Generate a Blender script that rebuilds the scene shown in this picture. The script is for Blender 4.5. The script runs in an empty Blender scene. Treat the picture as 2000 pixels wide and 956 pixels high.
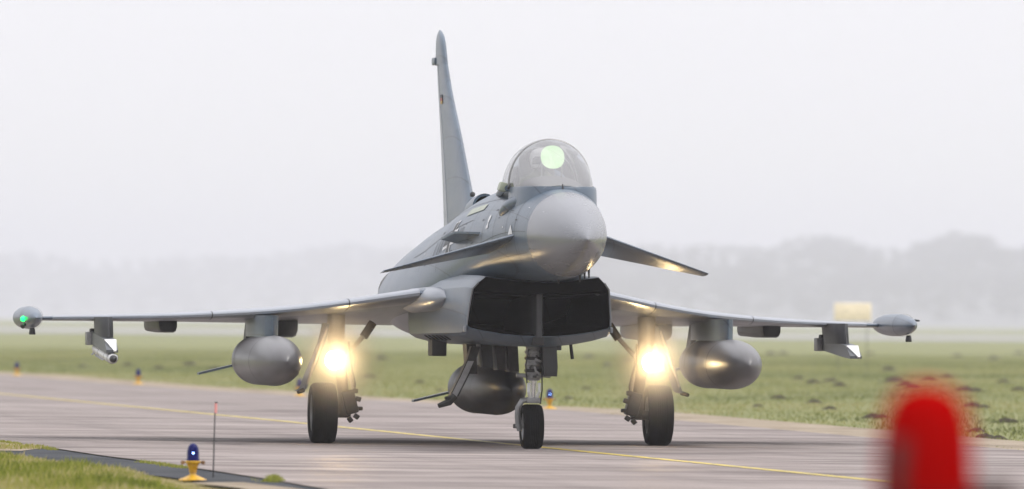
import bpy, bmesh, math, random
import numpy as np
from mathutils import Vector, Matrix
R = math.radians
random.seed(7); rng = np.random.default_rng(11)
scene = bpy.context.scene
C = scene.collection

# ------------------------------------------------------------------ camera
cam_d = bpy.data.cameras.new('camera'); cam = bpy.data.objects.new('camera', cam_d); C.objects.link(cam)
cam_d.sensor_width = 36.0; cam_d.lens = 36.0*18900/2000
cam_d.clip_start = 0.5; cam_d.clip_end = 20000
CAM_H = 1.559
cam.matrix_world = (Matrix.Translation((0, 0, CAM_H)) @ Matrix.Rotation(R(90)+149/18900, 4, 'X')
                    @ Matrix.Rotation(0.0087, 4, 'Z'))
cam_d.dof.use_dof = True; cam_d.dof.focus_distance = 117.0; cam_d.dof.aperture_fstop = 2.8
scene.camera = cam

# ------------------------------------------------------------------ world, sun, exposure
world = bpy.data.worlds.new('World'); scene.world = world; world.use_nodes = True
nt = world.node_tree; nt.nodes.clear()
SUN_EL, SUN_AZ = 58.0, 112.0          # azimuth clockwise from +Y: high to the right of the jet
sky = nt.nodes.new('ShaderNodeTexSky'); sky.sky_type = 'NISHITA'; sky.sun_disc = False
sky.sun_elevation = R(SUN_EL); sky.sun_rotation = R(SUN_AZ); sky.dust_density = 4.0
bg1 = nt.nodes.new('ShaderNodeBackground'); bg1.inputs['Strength'].default_value = 0.12
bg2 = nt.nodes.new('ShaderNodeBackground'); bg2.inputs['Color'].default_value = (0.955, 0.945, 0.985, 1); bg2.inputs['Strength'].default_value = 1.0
mx = nt.nodes.new('ShaderNodeMixShader'); mx.inputs[0].default_value = 0.88      # a closed white overcast over the sky
wo = nt.nodes.new('ShaderNodeOutputWorld')
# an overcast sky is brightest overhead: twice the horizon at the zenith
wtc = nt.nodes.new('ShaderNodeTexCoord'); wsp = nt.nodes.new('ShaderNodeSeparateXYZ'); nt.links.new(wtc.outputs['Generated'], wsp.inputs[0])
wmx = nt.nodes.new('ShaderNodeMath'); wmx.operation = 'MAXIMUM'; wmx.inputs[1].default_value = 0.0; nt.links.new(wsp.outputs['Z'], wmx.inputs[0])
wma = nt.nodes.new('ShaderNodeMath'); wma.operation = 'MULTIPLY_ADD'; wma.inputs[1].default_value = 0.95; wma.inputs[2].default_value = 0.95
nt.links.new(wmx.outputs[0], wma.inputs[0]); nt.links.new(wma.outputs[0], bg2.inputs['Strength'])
nt.links.new(sky.outputs[0], bg1.inputs['Color']); nt.links.new(bg1.outputs[0], mx.inputs[1])
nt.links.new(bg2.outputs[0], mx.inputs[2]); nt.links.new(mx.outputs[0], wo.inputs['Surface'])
sd = bpy.data.lights.new('sun', 'SUN'); sd.energy = 1.5; sd.angle = R(18); sd.color = (1.0, 0.96, 0.9)
sun = bpy.data.objects.new('sun', sd); C.objects.link(sun)
sdir = Vector((math.sin(R(SUN_AZ))*math.cos(R(SUN_EL)), math.cos(R(SUN_AZ))*math.cos(R(SUN_EL)), math.sin(R(SUN_EL))))
sun.rotation_euler = sdir.to_track_quat('Z', 'Y').to_euler()
sun.location = (0, 60, 60)
scene.view_settings.view_transform = 'Standard'; scene.view_settings.look = 'None'
scene.view_settings.exposure = 0.22; scene.view_settings.gamma = 1.0
scene.view_settings.use_curve_mapping = False
scene.render.engine = 'CYCLES'
scene.cycles.use_denoising = True
scene.cycles.volume_bounces = 2; scene.cycles.max_bounces = 8; scene.cycles.transparent_max_bounces = 16
scene.cycles.sample_clamp_indirect = 6.0

# ------------------------------------------------------------------ materials
def new_mat(name):
    m = bpy.data.materials.new(name); m.use_nodes = True
    n = m.node_tree; b = n.nodes['Principled BSDF']
    return m, n, b
def ramp(n, fac, stops):
    r = n.nodes.new('ShaderNodeValToRGB')
    e = r.color_ramp.elements
    while len(e) < len(stops): e.new(0.5)
    for k, (p, c) in enumerate(stops):
        e[k].position = p; e[k].color = (*c, 1) if len(c) == 3 else c
    n.links.new(fac, r.inputs[0]); return r.outputs[0]
def noise(n, scale, vec=None, detail=5, rough=0.55, dist=0.0):
    t = n.nodes.new('ShaderNodeTexNoise'); t.inputs['Scale'].default_value = scale
    t.inputs['Detail'].default_value = detail; t.inputs['Roughness'].default_value = rough
    t.inputs['Distortion'].default_value = dist
    if vec is not None: n.links.new(vec, t.inputs['Vector'])
    return t.outputs['Fac']
def coords(n, scale=(1, 1, 1), kind='Object'):
    tc = n.nodes.new('ShaderNodeTexCoord'); mp = n.nodes.new('ShaderNodeMapping')
    mp.inputs['Scale'].default_value = scale
    n.links.new(tc.outputs[kind], mp.inputs['Vector']); return mp.outputs[0]
def mixc(n, fac, a, b, mode='MIX'):
    m = n.nodes.new('ShaderNodeMix'); m.data_type = 'RGBA'; m.blend_type = mode
    for sock, val in ((m.inputs[0], fac), (m.inputs[6], a), (m.inputs[7], b)):
        if isinstance(val, (int, float)): sock.default_value = val
        elif isinstance(val, tuple): sock.default_value = (*val, 1) if len(val) == 3 else val
        else: n.links.new(val, sock)
    return m.outputs[2]
def bump(n, b, h, strength=0.2, dist=0.01):
    k = n.nodes.new('ShaderNodeBump'); k.inputs['Strength'].default_value = strength; k.inputs['Distance'].default_value = dist
    n.links.new(h, k.inputs['Height']); n.links.new(k.outputs[0], b.inputs['Normal'])
def plain(name, col, rough=0.5, metal=0.0, spec=0.5, var=0.15, scale=9.0, coat=0.0):
    m, n, b = new_mat(name)
    v = coords(n)
    f = noise(n, scale, v, 6)
    lo = tuple(c*(1-var) for c in col); hi = tuple(min(1, c*(1+var)) for c in col)
    n.links.new(ramp(n, f, [(0.3, lo), (0.7, hi)]), b.inputs['Base Color'])
    rr = n.nodes.new('ShaderNodeMapRange'); rr.inputs[3].default_value = max(0.02, rough*0.8); rr.inputs[4].default_value = min(1, rough*1.2)
    n.links.new(noise(n, scale*2.3, v, 4), rr.inputs[0]); n.links.new(rr.outputs[0], b.inputs['Roughness'])
    b.inputs['Metallic'].default_value = metal; b.inputs['Specular IOR Level'].default_value = spec
    b.inputs['Coat Weight'].default_value = coat
    return m
def paint(name, col, rough=0.36, panels=True, streak=1.0):
    m, n, b = new_mat(name)
    v = coords(n)
    big = noise(n, 0.9, v, 5, 0.6)
    st = noise(n, 3.0, coords(n, (1.0, 0.28, 2.2)), 6, 0.65)
    fine = noise(n, 38.0, v, 3)
    c1 = ramp(n, big, [(0.25, tuple(c*(1-0.10*streak) for c in col)), (0.75, tuple(c*(1+0.08*streak) for c in col))])
    c2 = ramp(n, st, [(0.30, (0.52, 0.51, 0.50)), (0.52, (1, 1, 1))])
    c3 = mixc(n, 0.55*streak, c1, c2, 'MULTIPLY')
    spots = ramp(n, fine, [(0.27, (0.6, 0.59, 0.57)), (0.36, (1, 1, 1))])
    c4 = mixc(n, 0.35*streak, c3, spots, 'MULTIPLY')
    if panels:
        br = n.nodes.new('ShaderNodeTexBrick'); br.inputs['Scale'].default_value = 1.0
        br.inputs['Mortar Size'].default_value = 0.008; br.inputs['Mortar Smooth'].default_value = 0.3
        br.inputs['Brick Width'].default_value = 0.74; br.inputs['Row Height'].default_value = 0.46
        br.inputs['Color1'].default_value = (1, 1, 1, 1); br.inputs['Color2'].default_value = (0.90, 0.905, 0.915, 1)
        br.inputs['Mortar'].default_value = (0.50, 0.50, 0.51, 1)
        tc = n.nodes.new('ShaderNodeTexCoord'); sp = n.nodes.new('ShaderNodeSeparateXYZ'); cb = n.nodes.new('ShaderNodeCombineXYZ')
        n.links.new(tc.outputs['Object'], sp.inputs[0])
        ad = n.nodes.new('ShaderNodeMath'); ad.operation = 'MULTIPLY_ADD'; ad.inputs[1].default_value = 0.83
        n.links.new(sp.outputs['Z'], ad.inputs[0]); n.links.new(sp.outputs['X'], ad.inputs[2])
        n.links.new(sp.outputs['Y'], cb.inputs['X']); n.links.new(ad.outputs[0], cb.inputs['Y'])
        n.links.new(cb.outputs[0], br.inputs['Vector'])
        c4 = mixc(n, 1.0, c4, br.outputs['Color'], 'MULTIPLY')
    n.links.new(c4, b.inputs['Base Color'])
    rr = n.nodes.new('ShaderNodeMapRange'); rr.inputs[3].default_value = rough*0.8; rr.inputs[4].default_value = rough*1.3
    n.links.new(st, rr.inputs[0]); n.links.new(rr.outputs[0], b.inputs['Roughness'])
    b.inputs['Specular IOR Level'].default_value = 0.45
    bump(n, b, big, 0.12, 0.02)
    return m
def emis(name, col, strength):
    m, n, b = new_mat(name)
    b.inputs['Base Color'].default_value = (*col, 1); b.inputs['Emission Color'].default_value = (*col, 1)
    b.inputs['Emission Strength'].default_value = strength
    return m
def glass(name, tint, gloss=0.10, rough=0.03, opac=0.0, diff=(0.8, 0.8, 0.8)):
    m = bpy.data.materials.new(name); m.use_nodes = True; n = m.node_tree; n.nodes.clear()
    o = n.nodes.new('ShaderNodeOutputMaterial'); t = n.nodes.new('ShaderNodeBsdfTransparent'); t.inputs[0].default_value = (*tint, 1)
    g = n.nodes.new('ShaderNodeBsdfGlossy'); g.inputs['Roughness'].default_value = rough
    d = n.nodes.new('ShaderNodeBsdfDiffuse'); d.inputs[0].default_value = (*diff, 1)
    f = n.nodes.new('ShaderNodeFresnel'); f.inputs[0].default_value = 1.5
    a = n.nodes.new('ShaderNodeMath'); a.operation = 'ADD'; a.inputs[1].default_value = gloss; a.use_clamp = True
    m1 = n.nodes.new('ShaderNodeMixShader'); m2 = n.nodes.new('ShaderNodeMixShader'); m1.inputs[0].default_value = opac
    n.links.new(f.outputs[0], a.inputs[0]); n.links.new(a.outputs[0], m2.inputs[0])
    n.links.new(t.outputs[0], m1.inputs[1]); n.links.new(d.outputs[0], m1.inputs[2])
    n.links.new(m1.outputs[0], m2.inputs[1]); n.links.new(g.outputs[0], m2.inputs[2]); n.links.new(m2.outputs[0], o.inputs[0])
    return m

M = {}
M['grey'] = paint('grey_paint', (0.088, 0.120, 0.160), 0.31)
M['radome'] = paint('radome_paint', (0.165, 0.172, 0.188), 0.25, panels=False, streak=0.06)
M['tank'] = paint('tank_paint', (0.115, 0.113, 0.116), 0.34, panels=False, streak=0.35)
M['shaded_tank'] = paint('shaded_tank_paint', (0.020, 0.020, 0.021), 0.40, panels=False, streak=0.8)  # the shade under the belly is put into this tank's colour
M['dark_grey'] = paint('dark_grey_paint', (0.030, 0.031, 0.034), 0.45, panels=False)
M['rail'] = paint('rail_paint', (0.07, 0.078, 0.085), 0.4, panels=False)
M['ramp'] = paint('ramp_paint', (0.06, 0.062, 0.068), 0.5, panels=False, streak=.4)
M['slat'] = paint('slat_paint', (0.245, 0.265, 0.30), 0.30, panels=False, streak=0.6)
M['gear'] = plain('gear_leg_paint', (0.24, 0.24, 0.24), 0.4, 0.2, var=0.25)
M['gear_dark'] = plain('dark_gear_metal', (0.030, 0.028, 0.027), 0.5, 0.3, var=0.4)
M['chrome'] = plain('polished_steel', (0.65, 0.65, 0.65), 0.2, 0.9)
M['tyre'] = plain('tyre_rubber', (0.006, 0.0055, 0.005), 0.85, spec=0.1, var=0.35, scale=14)
M['hub'] = plain('wheel_hub', (0.22, 0.22, 0.22), 0.45, 0.3)
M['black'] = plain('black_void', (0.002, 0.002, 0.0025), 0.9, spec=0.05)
M['black_part'] = plain('black_part', (0.02, 0.02, 0.021), 0.5)
M['white'] = plain('white_paint', (0.62, 0.62, 0.61), 0.35, var=0.08)
M['mark_white'] = plain('white_marking', (0.62, 0.62, 0.63), 0.45, var=0.08)
M['mark_dark'] = plain('dark_marking', (0.035, 0.037, 0.042), 0.5)
M['mark_red'] = plain('red_marking', (0.26, 0.03, 0.025), 0.45)
M['mark_gold'] = plain('gold_marking', (0.36, 0.22, 0.04), 0.45)
M['formation'] = plain('formation_strip', (0.30, 0.33, 0.25), 0.4)
M['seat'] = plain('seat_fabric', (0.09, 0.09, 0.085), 0.8)
M['cockpit'] = plain('cockpit_black', (0.05, 0.05, 0.052), 0.7)
M['canopy'] = glass('canopy_glass', (0.93, 0.93, 0.94), 0.13, 0.03, 0.10, (0.80, 0.79, 0.79))
m, n, b = new_mat('head_up_display_sheen')  # green reflection on the display glass, put in as emission
hf = noise(n, 7.0, coords(n), 3); b.inputs['Base Color'].default_value = (0.2, 0.4, 0.15, 1); b.inputs['Alpha'].default_value = 0.50
n.links.new(ramp(n, hf, [(0.3, (0.62, 0.92, 0.48)), (0.7, (0.86, 0.97, 0.72))]), b.inputs['Emission Color']); b.inputs['Emission Strength'].default_value = 0.72
M['hud'] = m
M['lens_warm'] = emis('landing_lamp_glow', (1.0, 0.80, 0.45), 60.0)
M['nav_green'] = emis('green_lamp_glow', (0.005, 0.75, 0.10), 4.5)

# ------------------------------------------------------------------ mesh helpers
def lerp(a, b, t): return a+(b-a)*t
def interp(tab, s):
    """smooth (monotone-ish Catmull-Rom) interpolation of rows keyed by column 0"""
    n = len(tab)
    if s <= tab[0][0]: return tab[0][1:]
    if s >= tab[-1][0]: return tab[-1][1:]
    for i in range(n-1):
        if tab[i][0] <= s <= tab[i+1][0]: break
    p1, p2 = tab[i], tab[i+1]; h = p2[0]-p1[0]; t = (s-p1[0])/h
    out = []
    for k in range(1, len(p1)):
        d = (p2[k]-p1[k])/h
        d0 = (p1[k]-tab[i-1][k])/(p1[0]-tab[i-1][0]) if i > 0 else d
        d3 = (tab[i+2][k]-p2[k])/(tab[i+2][0]-p2[0]) if i+2 < n else d
        m1 = 0 if d0*d <= 0 else 2*d0*d/(d0+d)
        m2 = 0 if d3*d <= 0 else 2*d3*d/(d3+d)
        t2, t3 = t*t, t*t*t
        out.append((2*t3-3*t2+1)*p1[k]+(t3-2*t2+t)*h*m1+(-2*t3+3*t2)*p2[k]+(t3-t2)*h*m2)
    return out
class MB:
    def __init__(s): s.v = []; s.f = []; s.mi = []
    def add(s, vs, fs, mi=0):
        o = len(s.v); s.v += [tuple(p) for p in vs]; s.f += [tuple(i+o for i in f) for f in fs]; s.mi += [mi]*len(fs); return s
    def loft(s, rings, close=True, cap0=True, cap1=True, mi=0):
        n = len(rings[0]); vs = [p for r in rings for p in r]; fs = []
        for i in range(len(rings)-1):
            for j in range(n if close else n-1):
                k = (j+1) % n
                fs.append((i*n+j, i*n+k, (i+1)*n+k, (i+1)*n+j))
        if cap0: fs.append(tuple(range(n))[::-1])
        if cap1: fs.append(tuple((len(rings)-1)*n+j for j in range(n)))
        return s.add(vs, fs, mi)
    def box(s, c, size, rot=None, bev=0.0, mi=0):
        x, y, z = (d/2 for d in size)
        if bev <= 0:
            vs = [(a*x, b*y, c_*z) for c_ in (-1, 1) for a, b in ((-1, -1), (1, -1), (1, 1), (-1, 1))]
            fs = [(3, 2, 1, 0), (4, 5, 6, 7), (0, 1, 5, 4), (1, 2, 6, 5), (2, 3, 7, 6), (3, 0, 4, 7)]
        else:
            bm = bmesh.new(); bmesh.ops.create_cube(bm, size=1.0)
            for v in bm.verts: v.co = Vector((v.co.x*2*x, v.co.y*2*y, v.co.z*2*z))
            bmesh.ops.bevel(bm, geom=bm.edges[:]+bm.verts[:], offset=min(bev, x*.9, y*.9, z*.9), segments=2, affect='EDGES', profile=0.6)
            bm.verts.index_update(); vs = [tuple(v.co) for v in bm.verts]; fs = [tuple(v.index for v in f.verts) for f in bm.faces]; bm.free()
        m = Matrix.Translation(c) @ (rot.to_4x4() if rot is not None else Matrix.Identity(4))
        return s.add([m @ Vector(v) for v in vs], fs, mi)
    def tube(s, pts, rad, n=12, mi=0, sq=1.0):
        pts = [Vector(p) for p in pts]
        if not isinstance(rad, (list, tuple)): rad = [rad]*len(pts)
        rings = []; ref = None
        for i, p in enumerate(pts):
            d = (pts[min(i+1, len(pts)-1)]-pts[max(i-1, 0)]).normalized()
            if ref is None:
                ref = d.cross(Vector((0.31, 0.9, 0.2))).normalized()
            u = (ref-d*ref.dot(d)).normalized(); w = d.cross(u); ref = u
            rings.append([p+(u*math.cos(a)+w*sq*math.sin(a))*rad[i] for a in (2*math.pi*k/n for k in range(n))])
        return s.loft(rings, mi=mi)
    def lathe(s, prof, origin=(0, 0, 0), axis=(0, 0, 1), n=24, mi=0, cap=True):
        ax = Vector(axis).normalized(); q = ax.to_track_quat('Z', 'Y').to_matrix(); o = Vector(origin)
        rings = [[o+q @ Vector((r*math.cos(a), r*math.sin(a), h)) for a in (2*math.pi*k/n for k in range(n))] for r, h in prof]
        return s.loft(rings, cap0=cap, cap1=cap, mi=mi)
    def prism(s, poly, vec, mi=0):
        v = Vector(vec); a = [Vector(p) for p in poly]
        return s.loft([a, [p+v for p in a]], mi=mi)
    def build(s, name, mat, parent=None, smooth=35, off=(0, 0, 0)):
        me = bpy.data.meshes.new(name)
        o3 = Vector(off)
        me.from_pydata([Vector(v)-o3 for v in s.v], [], s.f); me.validate()
        bm = bmesh.new(); bm.from_mesh(me); bmesh.ops.recalc_face_normals(bm, faces=bm.faces[:]); bm.to_mesh(me); bm.free()
        mats = mat if isinstance(mat, (list, tuple)) else [mat]
        for m in mats: me.materials.append(M[m] if isinstance(m, str) else m)
        if len(mats) > 1:
            for p, k in zip(me.polygons, s.mi): p.material_index = k
        if smooth:
            me.polygons.foreach_set('use_smooth', [True]*len(me.polygons)); me.set_sharp_from_angle(angle=R(smooth))
        o = bpy.data.objects.new(name, me); C.objects.link(o); o.parent = parent
        return o
def tag(o, label=None, cat=None, group=None, kind=None):
    for k, v in (('label', label), ('category', cat), ('group', group), ('kind', kind)):
        if v: o[k] = v
    return o
def empty(name, loc=(0, 0, 0), rz=0.0, size=0.3):
    e = bpy.data.objects.new(name, None); C.objects.link(e); e.location = loc; e.rotation_euler = (0, 0, rz); e.empty_display_size = size
    return e
def copy_tree(o, parent=None):
    c = o.copy(); C.objects.link(c); c.parent = parent
    for ch in list(o.children): copy_tree(ch, c)
    return c

# ------------------------------------------------------------------ the ground
def sheet(name, pts, z, mat, parent=None):
    me = bpy.data.meshes.new(name); me.from_pydata([(x, y, z) for x, y in pts], [], [tuple(range(len(pts)))])
    me.materials.append(mat); o = bpy.data.objects.new(name, me); C.objects.link(o)
    bm = bmesh.new(); bm.from_mesh(me); bmesh.ops.recalc_face_normals(bm, faces=bm.faces[:])
    for f in bm.faces:
        if f.normal.z < 0: f.normal_flip()
    bm.to_mesh(me); bm.free()
    return tag(o, kind='structure')

# grass soil under the blades
m, n, b = new_mat('grass_ground')
f1 = noise(n, 0.35, coords(n, (1, 0.35, 1)), 8, 0.65); f2 = noise(n, 3.5, coords(n, (1, 0.6, 1)), 6, 0.7)
c1 = ramp(n, f1, [(0.28, (0.150, 0.162, 0.070)), (0.5, (0.198, 0.206, 0.094)), (0.72, (0.235, 0.228, 0.115))])
c2 = ramp(n, f2, [(0.3, (0.55, 0.55, 0.5)), (0.6, (1.1, 1.1, 1.05))])
n.links.new(mixc(n, 0.7, c1, c2, 'MULTIPLY'), b.inputs['Base Color'])
b.inputs['Roughness'].default_value = 0.95; b.inputs['Specular IOR Level'].default_value = 0.1
bump(n, b, f2, 0.6, 0.05)
M['grass_ground'] = m
ground = sheet('ground', [(-2600, -60), (2600, -60), (2600, 12400), (-2600, 12400)], -0.05, m)

def along(pts, y):
    for (x0, y0), (x1, y1) in zip(pts[:-1], pts[1:]):
        if y0 <= y <= y1: return lerp(x0, x1, (y-y0)/(y1-y0))
    return pts[0][0] if y < pts[0][1] else pts[-1][0]
FAR = [(34.0, -60.0), (10.6, 85.0), (6.40, 120.6), (4.94, 132.8), (2.56, 154.8), (0.84, 171.1), (-4.09, 194.5), (-8.86, 224.0), (-13.7, 259.2), (-24.0, 320.0), (-75.0, 560.0)]
NEAR = [(17.5, -60.0), (0.6, 70.0), (-1.67, 88.7), (-2.38, 94.4), (-3.71, 103.8), (-4.60, 109.2), (-5.57, 116.0), (-7.2, 127.0), (-12.0, 155.0), (-20.0, 205.0), (-29.0, 262.0), (-40.0, 330.0), (-92.0, 560.0)]
# taxiway: pale worn asphalt, the sky's sheen at this angle put into its colour
m, n, b = new_mat('taxiway_asphalt')
v1 = coords(n, (0.20, 0.55, 1)); v2 = coords(n, (0.30, 0.9, 1)); v3 = coords(n, (14, 14, 14))
a1 = noise(n, 0.9, v1, 7, 0.65, 0.4); a2 = noise(n, 1.0, v2, 8, 0.72, 0.9); a3 = noise(n, 6.0, v3, 3)
ca = ramp(n, a1, [(0.28, (0.165, 0.144, 0.136)), (0.5, (0.265, 0.234, 0.220)), (0.75, (0.35, 0.312, 0.294))])
cb_ = ramp(n, a2, [(0.33, (0.50, 0.50, 0.52)), (0.46, (0.88, 0.87, 0.88)), (0.62, (1.10, 1.09, 1.08))])
cc = mixc(n, 0.8, ca, cb_, 'MULTIPLY')
spx = n.nodes.new('ShaderNodeSeparateXYZ'); n.links.new(coords(n), spx.inputs[0])
lat = n.nodes.new('ShaderNodeMath'); lat.operation = 'MULTIPLY_ADD'; lat.inputs[1].default_value = 0.14; n.links.new(spx.outputs['Y'], lat.inputs[0]); n.links.new(spx.outputs['X'], lat.inputs[2])
cbx = n.nodes.new('ShaderNodeCombineXYZ'); n.links.new(lat.outputs[0], cbx.inputs['X'])
lon = n.nodes.new('ShaderNodeMath'); lon.operation = 'MULTIPLY'; lon.inputs[1].default_value = 0.02; n.links.new(spx.outputs['Y'], lon.inputs[0]); n.links.new(lon.outputs[0], cbx.inputs['Y'])
tr_ = noise(n, 1.6, cbx.outputs[0], 5, 0.6)          # tyre rubber along the line of travel
cc = mixc(n, 0.35, cc, ramp(n, tr_, [(0.34, (0.62, 0.62, 0.63)), (0.5, (1.0, 1.0, 1.0)), (0.7, (1.06, 1.05, 1.05))]), 'MULTIPLY')
gr = ramp(n, a3, [(0.3, (0.75, 0.75, 0.75)), (0.7, (1.15, 1.15, 1.15))])
n.links.new(mixc(n, 0.6, cc, gr, 'MULTIPLY'), b.inputs['Base Color'])
mr = n.nodes.new('ShaderNodeMapRange'); mr.inputs[1].default_value = 0.3; mr.inputs[2].default_value = 0.7
mr.inputs[3].default_value = 0.40; mr.inputs[4].default_value = 0.64
n.links.new(a2, mr.inputs[0]); n.links.new(mr.outputs[0], b.inputs['Roughness'])
wet = n.nodes.new('ShaderNodeMapRange'); wet.inputs[1].default_value = 0.50; wet.inputs[2].default_value = 0.68; wet.inputs[3].default_value = 0.0; wet.inputs[4].default_value = 0.015
n.links.new(a2, wet.inputs[0]); n.links.new(wet.outputs[0], b.inputs['Specular IOR Level'])
bump(n, b, a3, 0.15, 0.01)
M['taxiway'] = m
taxi = sheet('taxiway', NEAR + FAR[::-1], 0.0, m)

# yellow centre line and its worn far end, on the taxiway
m, n, b = new_mat('yellow_line_paint')
w = noise(n, 2.2, coords(n, (4, 1, 1)), 6, 0.7)
n.links.new(ramp(n, w, [(0.36, (0.17, 0.145, 0.09)), (0.5, (0.44, 0.33, 0.025))]), b.inputs['Base Color'])
b.inputs['Roughness'].default_value = 0.55
M['yellow_line'] = m
CL = [(9.9, 50.0), (3.68, 96.06), (0.30, 120.0), (-3.58, 148.06), (-6.84, 170.7), (-13.0, 214.0), (-22.0, 270.0), (-60.0, 480.0)]
LW = 0.085
sheet('centre_line', [(x-LW, y) for x, y in CL]+[(x+LW, y) for x, y in CL][::-1], 0.004, m)

# dark shoulder at the near edge and the sandy strip along the far edge
m, n, b = new_mat('shoulder_asphalt')
q1 = noise(n, 60, coords(n), 4, 0.7); q2 = noise(n, 1.2, coords(n, (1, .4, 1)), 5)
cs = ramp(n, q2, [(0.3, (0.030, 0.033, 0.038)), (0.7, (0.060, 0.063, 0.070))])
n.links.new(mixc(n, 0.6, cs, ramp(n, q1, [(0.3, (0.6, 0.6, 0.6)), (0.7, (1.4, 1.4, 1.4))]), 'MULTIPLY'), b.inputs['Base Color'])
b.inputs['Roughness'].default_value = 0.9; b.inputs['Specular IOR Level'].default_value = 0.12
bump(n, b, q1, 0.5, 0.01)
M['shoulder'] = m
GRASS_N = [(14.0, -60.0), (-1.0, 74.0), (-2.25, 88.2), (-2.75, 92.0), (-3.35, 95.3), (-3.98, 98.6), (-5.10, 105.0), (-6.0, 111.0), (-6.5, 114.0)]
sheet('shoulder', [(x+0.02, y) for x, y in NEAR if y < 118] + GRASS_N[::-1], -0.012, m)
m, n, b = new_mat('sandy_verge')
q1 = noise(n, 25, coords(n), 5, 0.7); q2 = noise(n, 0.8, coords(n, (1, .4, 1)), 6)
cs = ramp(n, q2, [(0.3, (0.19, 0.148, 0.098)), (0.55, (0.30, 0.242, 0.172)), (0.75, (0.36, 0.30, 0.225))])
n.links.new(mixc(n, 0.5, cs, ramp(n, q1, [(0.3, (0.5, 0.5, 0.5)), (0.7, (1.3, 1.3, 1.3))]), 'MULTIPLY'), b.inputs['Base Color'])
b.inputs['Roughness'].default_value = 0.95; bump(n, b, q1, 0.8, 0.03)
M['sand'] = m
sheet('sandy_verge', [(x-0.05, y) for x, y in FAR if 80 < y < 400] + [(x+1.9, y) for x, y in FAR if 80 < y < 400][::-1], -0.02, m)
sheet('soil_patch', [(-5.7, 112.8), (-5.5, 116.6), (-6.5, 122.0), (-8.5, 134.0), (-9.6, 134.0), (-8.3, 120.0), (-7.0, 113.0)], -0.006, m)
sheet('soil_strip', [(-3.05, 92.2), (-2.55, 92.6), (-2.0, 89.6), (-1.62, 86.8), (-2.1, 86.2), (-2.5, 89.4)], -0.007, M['sand'])
# pale runway far out, across the field
m, n, b = new_mat('runway_concrete')
q2 = noise(n, 0.05, coords(n, (1, .4, 1)), 5)
n.links.new(ramp(n, q2, [(0.3, (0.20, 0.195, 0.185)), (0.7, (0.27, 0.26, 0.25))]), b.inputs['Base Color'])
b.inputs['Roughness'].default_value = 0.6
sheet('runway', [(-900, 1050), (900, 880), (900, 1250), (-900, 1500)], -0.02, m)

# ------------------------------------------------------------------ the aircraft
TH = 0.125; JET = Vector((-0.249, 122.0, 0)); SM = 9.1
def to_world(s, x, z):
    y = s-SM; ct, st = math.cos(TH), math.sin(TH)
    return Vector((JET.x+x*ct-y*st, JET.y+x*st+y*ct, z))
jet = empty('fighter_jet', JET, TH, 1.0)
tag(jet, 'grey delta wing fighter jet with canards taxiing on three wheels', 'fighter jet')
def L(s, x, z): return (x, s-SM, z)

NSEG = 64
def sec(tab, s, a, grow=0.0):
    hw, zt, zb, zm, nt_, nb_ = interp(tab, s)
    c, sn = math.cos(a), math.sin(a); e = nt_ if sn >= 0 else nb_
    x = (hw+grow)*math.copysign(abs(c)**(2/e), c)
    z = zm+(((zt-zm)+grow)*abs(sn)**(2/e) if sn >= 0 else -((zm-zb)+grow)*abs(sn)**(2/e))
    return L(s, x, z)
FUS = [  # s, half width, top, bottom, widest height, exponents
 (0.00, .004, 2.521, 2.513, 2.517, 2, 2), (0.05, .034, 2.555, 2.482, 2.518, 2, 2), (0.15, .082, 2.608, 2.436, 2.521, 2, 2),
 (0.35, .162, 2.699, 2.364, 2.530, 2, 2), (0.65, .258, 2.812, 2.277, 2.545, 2, 2), (1.0, .342, 2.917, 2.202, 2.562, 2, 2),
 (1.4, .412, 3.008, 2.138, 2.580, 2, 2), (1.95, .478, 3.095, 2.085, 2.597, 2.02, 2.02), (2.4, .530, 3.140, 2.062, 2.60, 2.1, 2.1),
 (3.0, .592, 3.165, 2.050, 2.58, 2.2, 2.2), (3.6, .630, 3.180, 2.045, 2.55, 2.2, 2.3), (4.5, .680, 3.190, 2.045, 2.48, 2.15, 2.5),
 (5.5, .740, 3.200, 1.98, 2.38, 2.05, 2.6), (6.5, .820, 3.190, 1.80, 2.25, 2.0, 2.6), (7.6, .95, 3.120, 1.50, 2.05, 1.95, 2.6),
 (9.0, 1.05, 3.000, 1.30, 1.88, 1.80, 2.6), (10.5, 1.08, 2.900, 1.27, 1.82, 1.72, 2.6), (12.0, 1.03, 2.77, 1.30, 1.80, 1.72, 2.6),
 (13.5, .94, 2.64, 1.38, 1.80, 1.75, 2.5), (14.8, .82, 2.45, 1.50, 1.82, 1.85, 2.3), (15.6, .72, 2.28, 1.58, 1.84, 2, 2.2)]
def fus_ring(s, grow=0.0): return [sec(FUS, s, 2*math.pi*k/NSEG, grow) for k in range(NSEG)]
JOINT = 1.93
ss = [0, .012, .03, .06, .1, .15, .22, .3, .4, .52, .65, .8, 1.0, 1.2, 1.4, 1.6, 1.8, JOINT]
MB().loft([fus_ring(s) for s in ss]).build('radome', 'radome', jet, 50)
ss = [JOINT+.006+i*0.16 for i in range(86)]; ss = [s for s in ss if s < 15.6]+[15.6]
fus = MB().loft([fus_ring(s) for s in ss]).build('fuselage', 'grey', jet, 50)
MB().loft([fus_ring(s, -.003) for s in (JOINT-.05, JOINT+.05)]).build('radome_joint', 'grey', jet, 50)
# engine nozzles at the back
for sx in (-1, 1):
    MB().lathe([(.36, 0), (.37, .3), (.35, .75), (.32, 1.0), (.29, 1.0), (.32, .5), (.32, .1)], L(14.95, sx*.36, 1.90), (0, 1, 0), 28).build('engine_nozzle', 'gear_dark', jet)

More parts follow.
